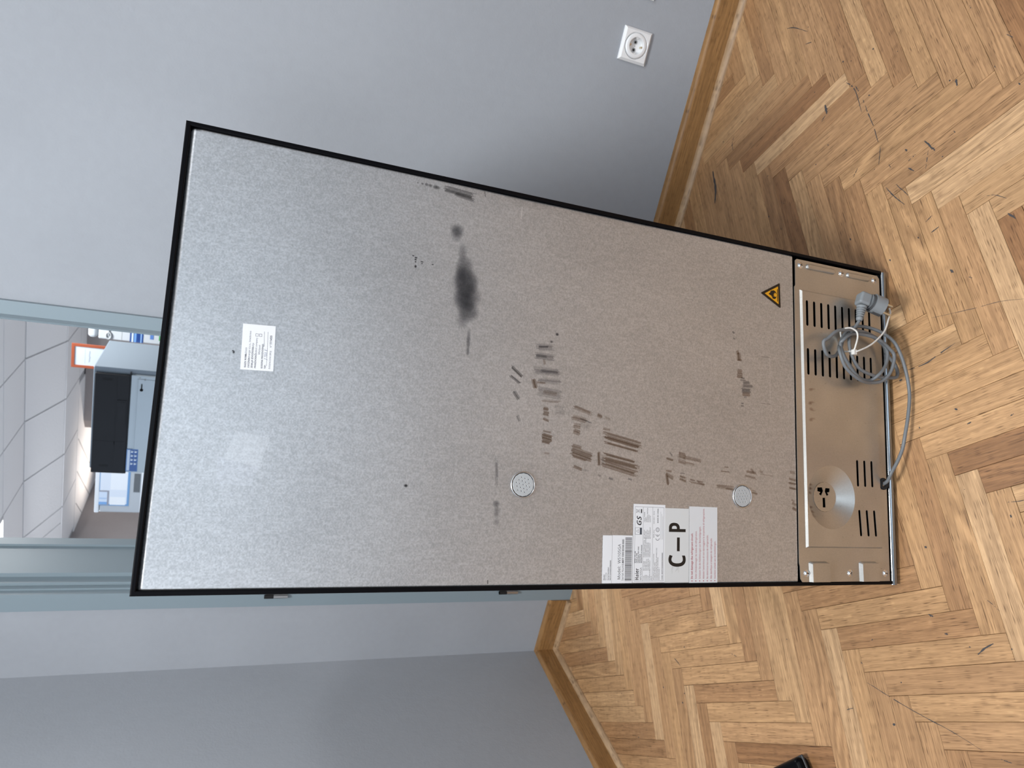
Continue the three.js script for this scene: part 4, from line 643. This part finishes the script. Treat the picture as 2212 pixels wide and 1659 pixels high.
// grey appliance with its black upper back towards the door
{
  const side = phys({ color: lin(.17, .21, .25), roughness: .36, clearcoat: .3, clearcoatRoughness: .3 }), back = std({ color: lin(.42, .47, .50), metalness: .35, roughness: .45 }), blk = std({ color: lin(.005, .0055, .008), roughness: .7 });
  const t = thing('appliance', 'tall grey appliance in the shop, its back to the doorway with a black upper panel', 'appliance', [-1.743, 0, -2.05]);
  mesh('body', rbx(-.285, .300, .02, 1.815, -.46, -.020, .006), side, t);
  mesh('back_panel', [rbx(-.292, .275, .04, 1.640, -.03, -.004, .004), bx(-.25, .255, 1.607, 1.611, -.006, -.001), bx(-.25, .255, .3, 1.606, -.006, -.0015)], back, t, 'grey metal back panel');
  mesh('upper_back', [rbx(-.300, .270, 1.645, 1.805, -.08, 0, .004), bx(-.30, .285, 1.640, 1.646, -.06, -.004), bx(-.13, -.11, 1.65, 1.80, -.001, .0008), bx(-.285, .262, 1.700, 1.703, -.001, .0008), bx(-.03, .13, 1.651, 1.700, -.001, .003), bx(-.02, .12, 1.656, 1.694, .001, .0045)], blk, t, 'black plastic upper back');
  for (const x of [-.262, .235]) mesh('grip_slot', bx(x, x + .012, 1.725, 1.768, -.002, .0006), M.dark, t);
  const kh = [cyl(.008, .008, .002, 20).rotateX(Math.PI / 2), bx(-.0028, .0028, 0, .034, -.001, .001)].map((g) => clean(g).rotateZ(Math.PI / 2 * 3).translate(.196, 1.589, -.0005));
  mesh('keyhole', kh, M.dark, t);
  for (const [x, y] of [[.262, 1.60], [.255, 1.575]]) mesh('screw', cyl(.004, .004, .003, 12).rotateX(Math.PI / 2).translate(x, y, -.003), M.plasticGrey, t);
  const [c, g] = canvas(512, 216); g.fillStyle = '#5f86b8'; g.fillRect(0, 0, 512, 216); g.fillStyle = '#3b5f9c'; g.fillRect(8, 70, 496, 138); g.fillStyle = '#c9d6e6'; g.fillRect(20, 16, 470, 50);
  for (let i = 0; i < 4; i++) for (let k = 0; k < 2; k++) { g.fillStyle = '#d4dfec'; g.beginPath(); g.moveTo(150 + i * 92, 80 + k * 66); g.lineTo(206 + i * 92, 84 + k * 66); g.lineTo(196 + i * 92, 128 + k * 66); g.lineTo(160 + i * 92, 120 + k * 66); g.closePath(); g.fill(); g.fillStyle = '#5d6b80'; g.fillRect(186 + i * 92, 92 + k * 66, 18, 30); }
  const p = mesh('instruction_label', new THREE.BoxGeometry(.134, .056, .0008), phys({ map: texture(c), roughness: .4 }), t, 'small blue pictogram label'); p.position.set(-.217, 1.612, -.0012); p.rotation.z = 0;
}
// framed notice on a stand close behind the appliance
{
  const t = thing('notice_stand', 'orange framed white notice on a stand, showing above the top of the grey appliance', 'sign', [-1.628, .036, -2.72], 0);
  const s = shapeOf([[-.074, 1.785], [.074, 1.785], [.074, 2.0], [-.074, 2.0]]); s.holes.push(new THREE.Path([[-.058, 1.801], [.058, 1.801], [.058, 1.984], [-.058, 1.984]].map(([x, y]) => new THREE.Vector2(x, y))));
  mesh('frame', ext(s, .012, -.006, .001).rotateZ(0), phys({ color: lin(.30, .062, .020), roughness: .5 }), t);
  const [c, g] = canvas(320, 512); g.fillStyle = '#c2c8ce'; g.fillRect(0, 0, 320, 512); g.fillStyle = '#9aa3ad'; g.fillRect(34, 150, 250, 6); g.fillStyle = '#7d8894'; for (let i = 0; i < 18; i++) g.fillRect(60 + i * 11, 205 + (i * 37 % 9), 7, 12 + (i * 53 % 12));
  mesh('sheet', new THREE.BoxGeometry(.118, .185, .003), phys({ map: texture(c), roughness: .35 }), t).position.set(0, 1.8925, 0);
  mesh('pole', cyl(.012, .012, 1.82, 12).translate(0, .88, -.012), M.plasticGrey, t); mesh('base', cyl(.12, .13, .02, 28).translate(0, -.026, -.012), M.plasticGrey, t);
}
// white refrigerators deeper in the shop
const shopWhite = phys({ color: lin(.52, .55, .58), roughness: .35 });
{
  const t = thing('refrigerator', 'white refrigerator left of the grey appliance, its door pasted with blue framed posters', 'refrigerator', [-2.55, 0, -3.0]);
  mesh('body', rbx(-.298, .30, .03, 1.90, -.6, -.055, .008), shopWhite, t); mesh('door', rbx(-.298, .30, .06, 1.895, -.052, 0, .012), shopWhite, t);
  mesh('top_cover', rbx(-.300, .30, 1.896, 1.925, -.6, .004, .008), phys({ color: lin(.9, .93, .96), roughness: .3 }), t);
  const [c, g] = canvas(512, 384); g.fillStyle = '#6f9fd0'; g.fillRect(0, 0, 512, 384); g.fillStyle = '#e9f0fa'; g.fillRect(26, 26, 486, 330); g.fillStyle = '#f8fbff'; g.fillRect(240, 150, 270, 200);
  g.fillStyle = '#9c9da8'; g.fillRect(6, 20, 220, 120); g.fillStyle = '#dce9fb'; g.fillRect(14, 12, 190, 104); g.fillStyle = '#7fb0e6'; g.fillRect(14, 12, 40, 104); g.fillStyle = '#b8cfee'; g.fillRect(96, 20, 20, 90); g.fillStyle = '#fbfdff'; g.fillRect(12, 150, 120, 190);
  const p = mesh('poster', new THREE.BoxGeometry(.262, .19, .001), phys({ map: texture(c), roughness: .25 }), t, 'white poster with light blue border'); p.position.set(-.111, 1.812, .0012);
  mesh('display', bx(-.132, .01, 1.655, 1.693, 0, .002), std({ color: lin(.13, .14, .15), roughness: .4 }), t); mesh('door_edge', bx(-.29, .25, 1.638, 1.648, 0, .003), phys({ color: lin(.9, .92, .94), roughness: .3 }), t);
}
{
  const t = thing('refrigerator', 'white refrigerator right of the grey appliance, with rounded top and blue stickers', 'refrigerator', [-1.29, 0, -3.0]);
  mesh('body', rbx(-.312, .30, .03, 1.945, -.6, -.05, .01), shopWhite, t);
  mesh('door', rbx(-.312, .30, .06, 1.947, -.052, 0, .008), shopWhite, t);
  mesh('top_cover', rbx(-.312, .30, 1.953, 2.006, -.6, 0, .022, 5), shopWhite, t);
  mesh('handle', [new THREE.TorusGeometry(.014, .004, 8, 20).scale(1.5, 1, 1).translate(-.285, 1.890, .006), bx(-.285, -.2, 1.888, 1.894, .002, .008)], M.plasticGrey, t);
  mesh('door_gap', bx(-.31, .29, 1.816, 1.8195, -.001, .0008), M.plasticGrey, t);
  const [c, g] = canvas(256, 256); g.fillStyle = '#2d4b86'; g.fillRect(0, 0, 256, 256); g.fillStyle = '#c8d4e4'; g.fillRect(0, 34, 236, 34); g.fillStyle = '#6e9ad0'; g.fillRect(0, 84, 236, 40); g.fillStyle = '#1f3f80'; g.fillRect(20, 130, 190, 70); g.fillStyle = '#8fb2dc'; g.fillRect(0, 206, 236, 20);
  mesh('energy_sticker', new THREE.BoxGeometry(.16, .076, .001), phys({ map: texture(c), roughness: .3 }), t, 'blue sticker').position.set(-.232, 1.734, .0012);
  mesh('small_sticker', bx(-.282, -.2, 1.637, 1.657, 0, .0014), phys({ color: lin(.10, .20, .48), roughness: .3 }), t); mesh('green_sticker', bx(-.285, -.2, 1.596, 1.606, 0, .0014), phys({ color: lin(.06, .3, .09), roughness: .3 }), t);
}
renderer.render(scene, camera);
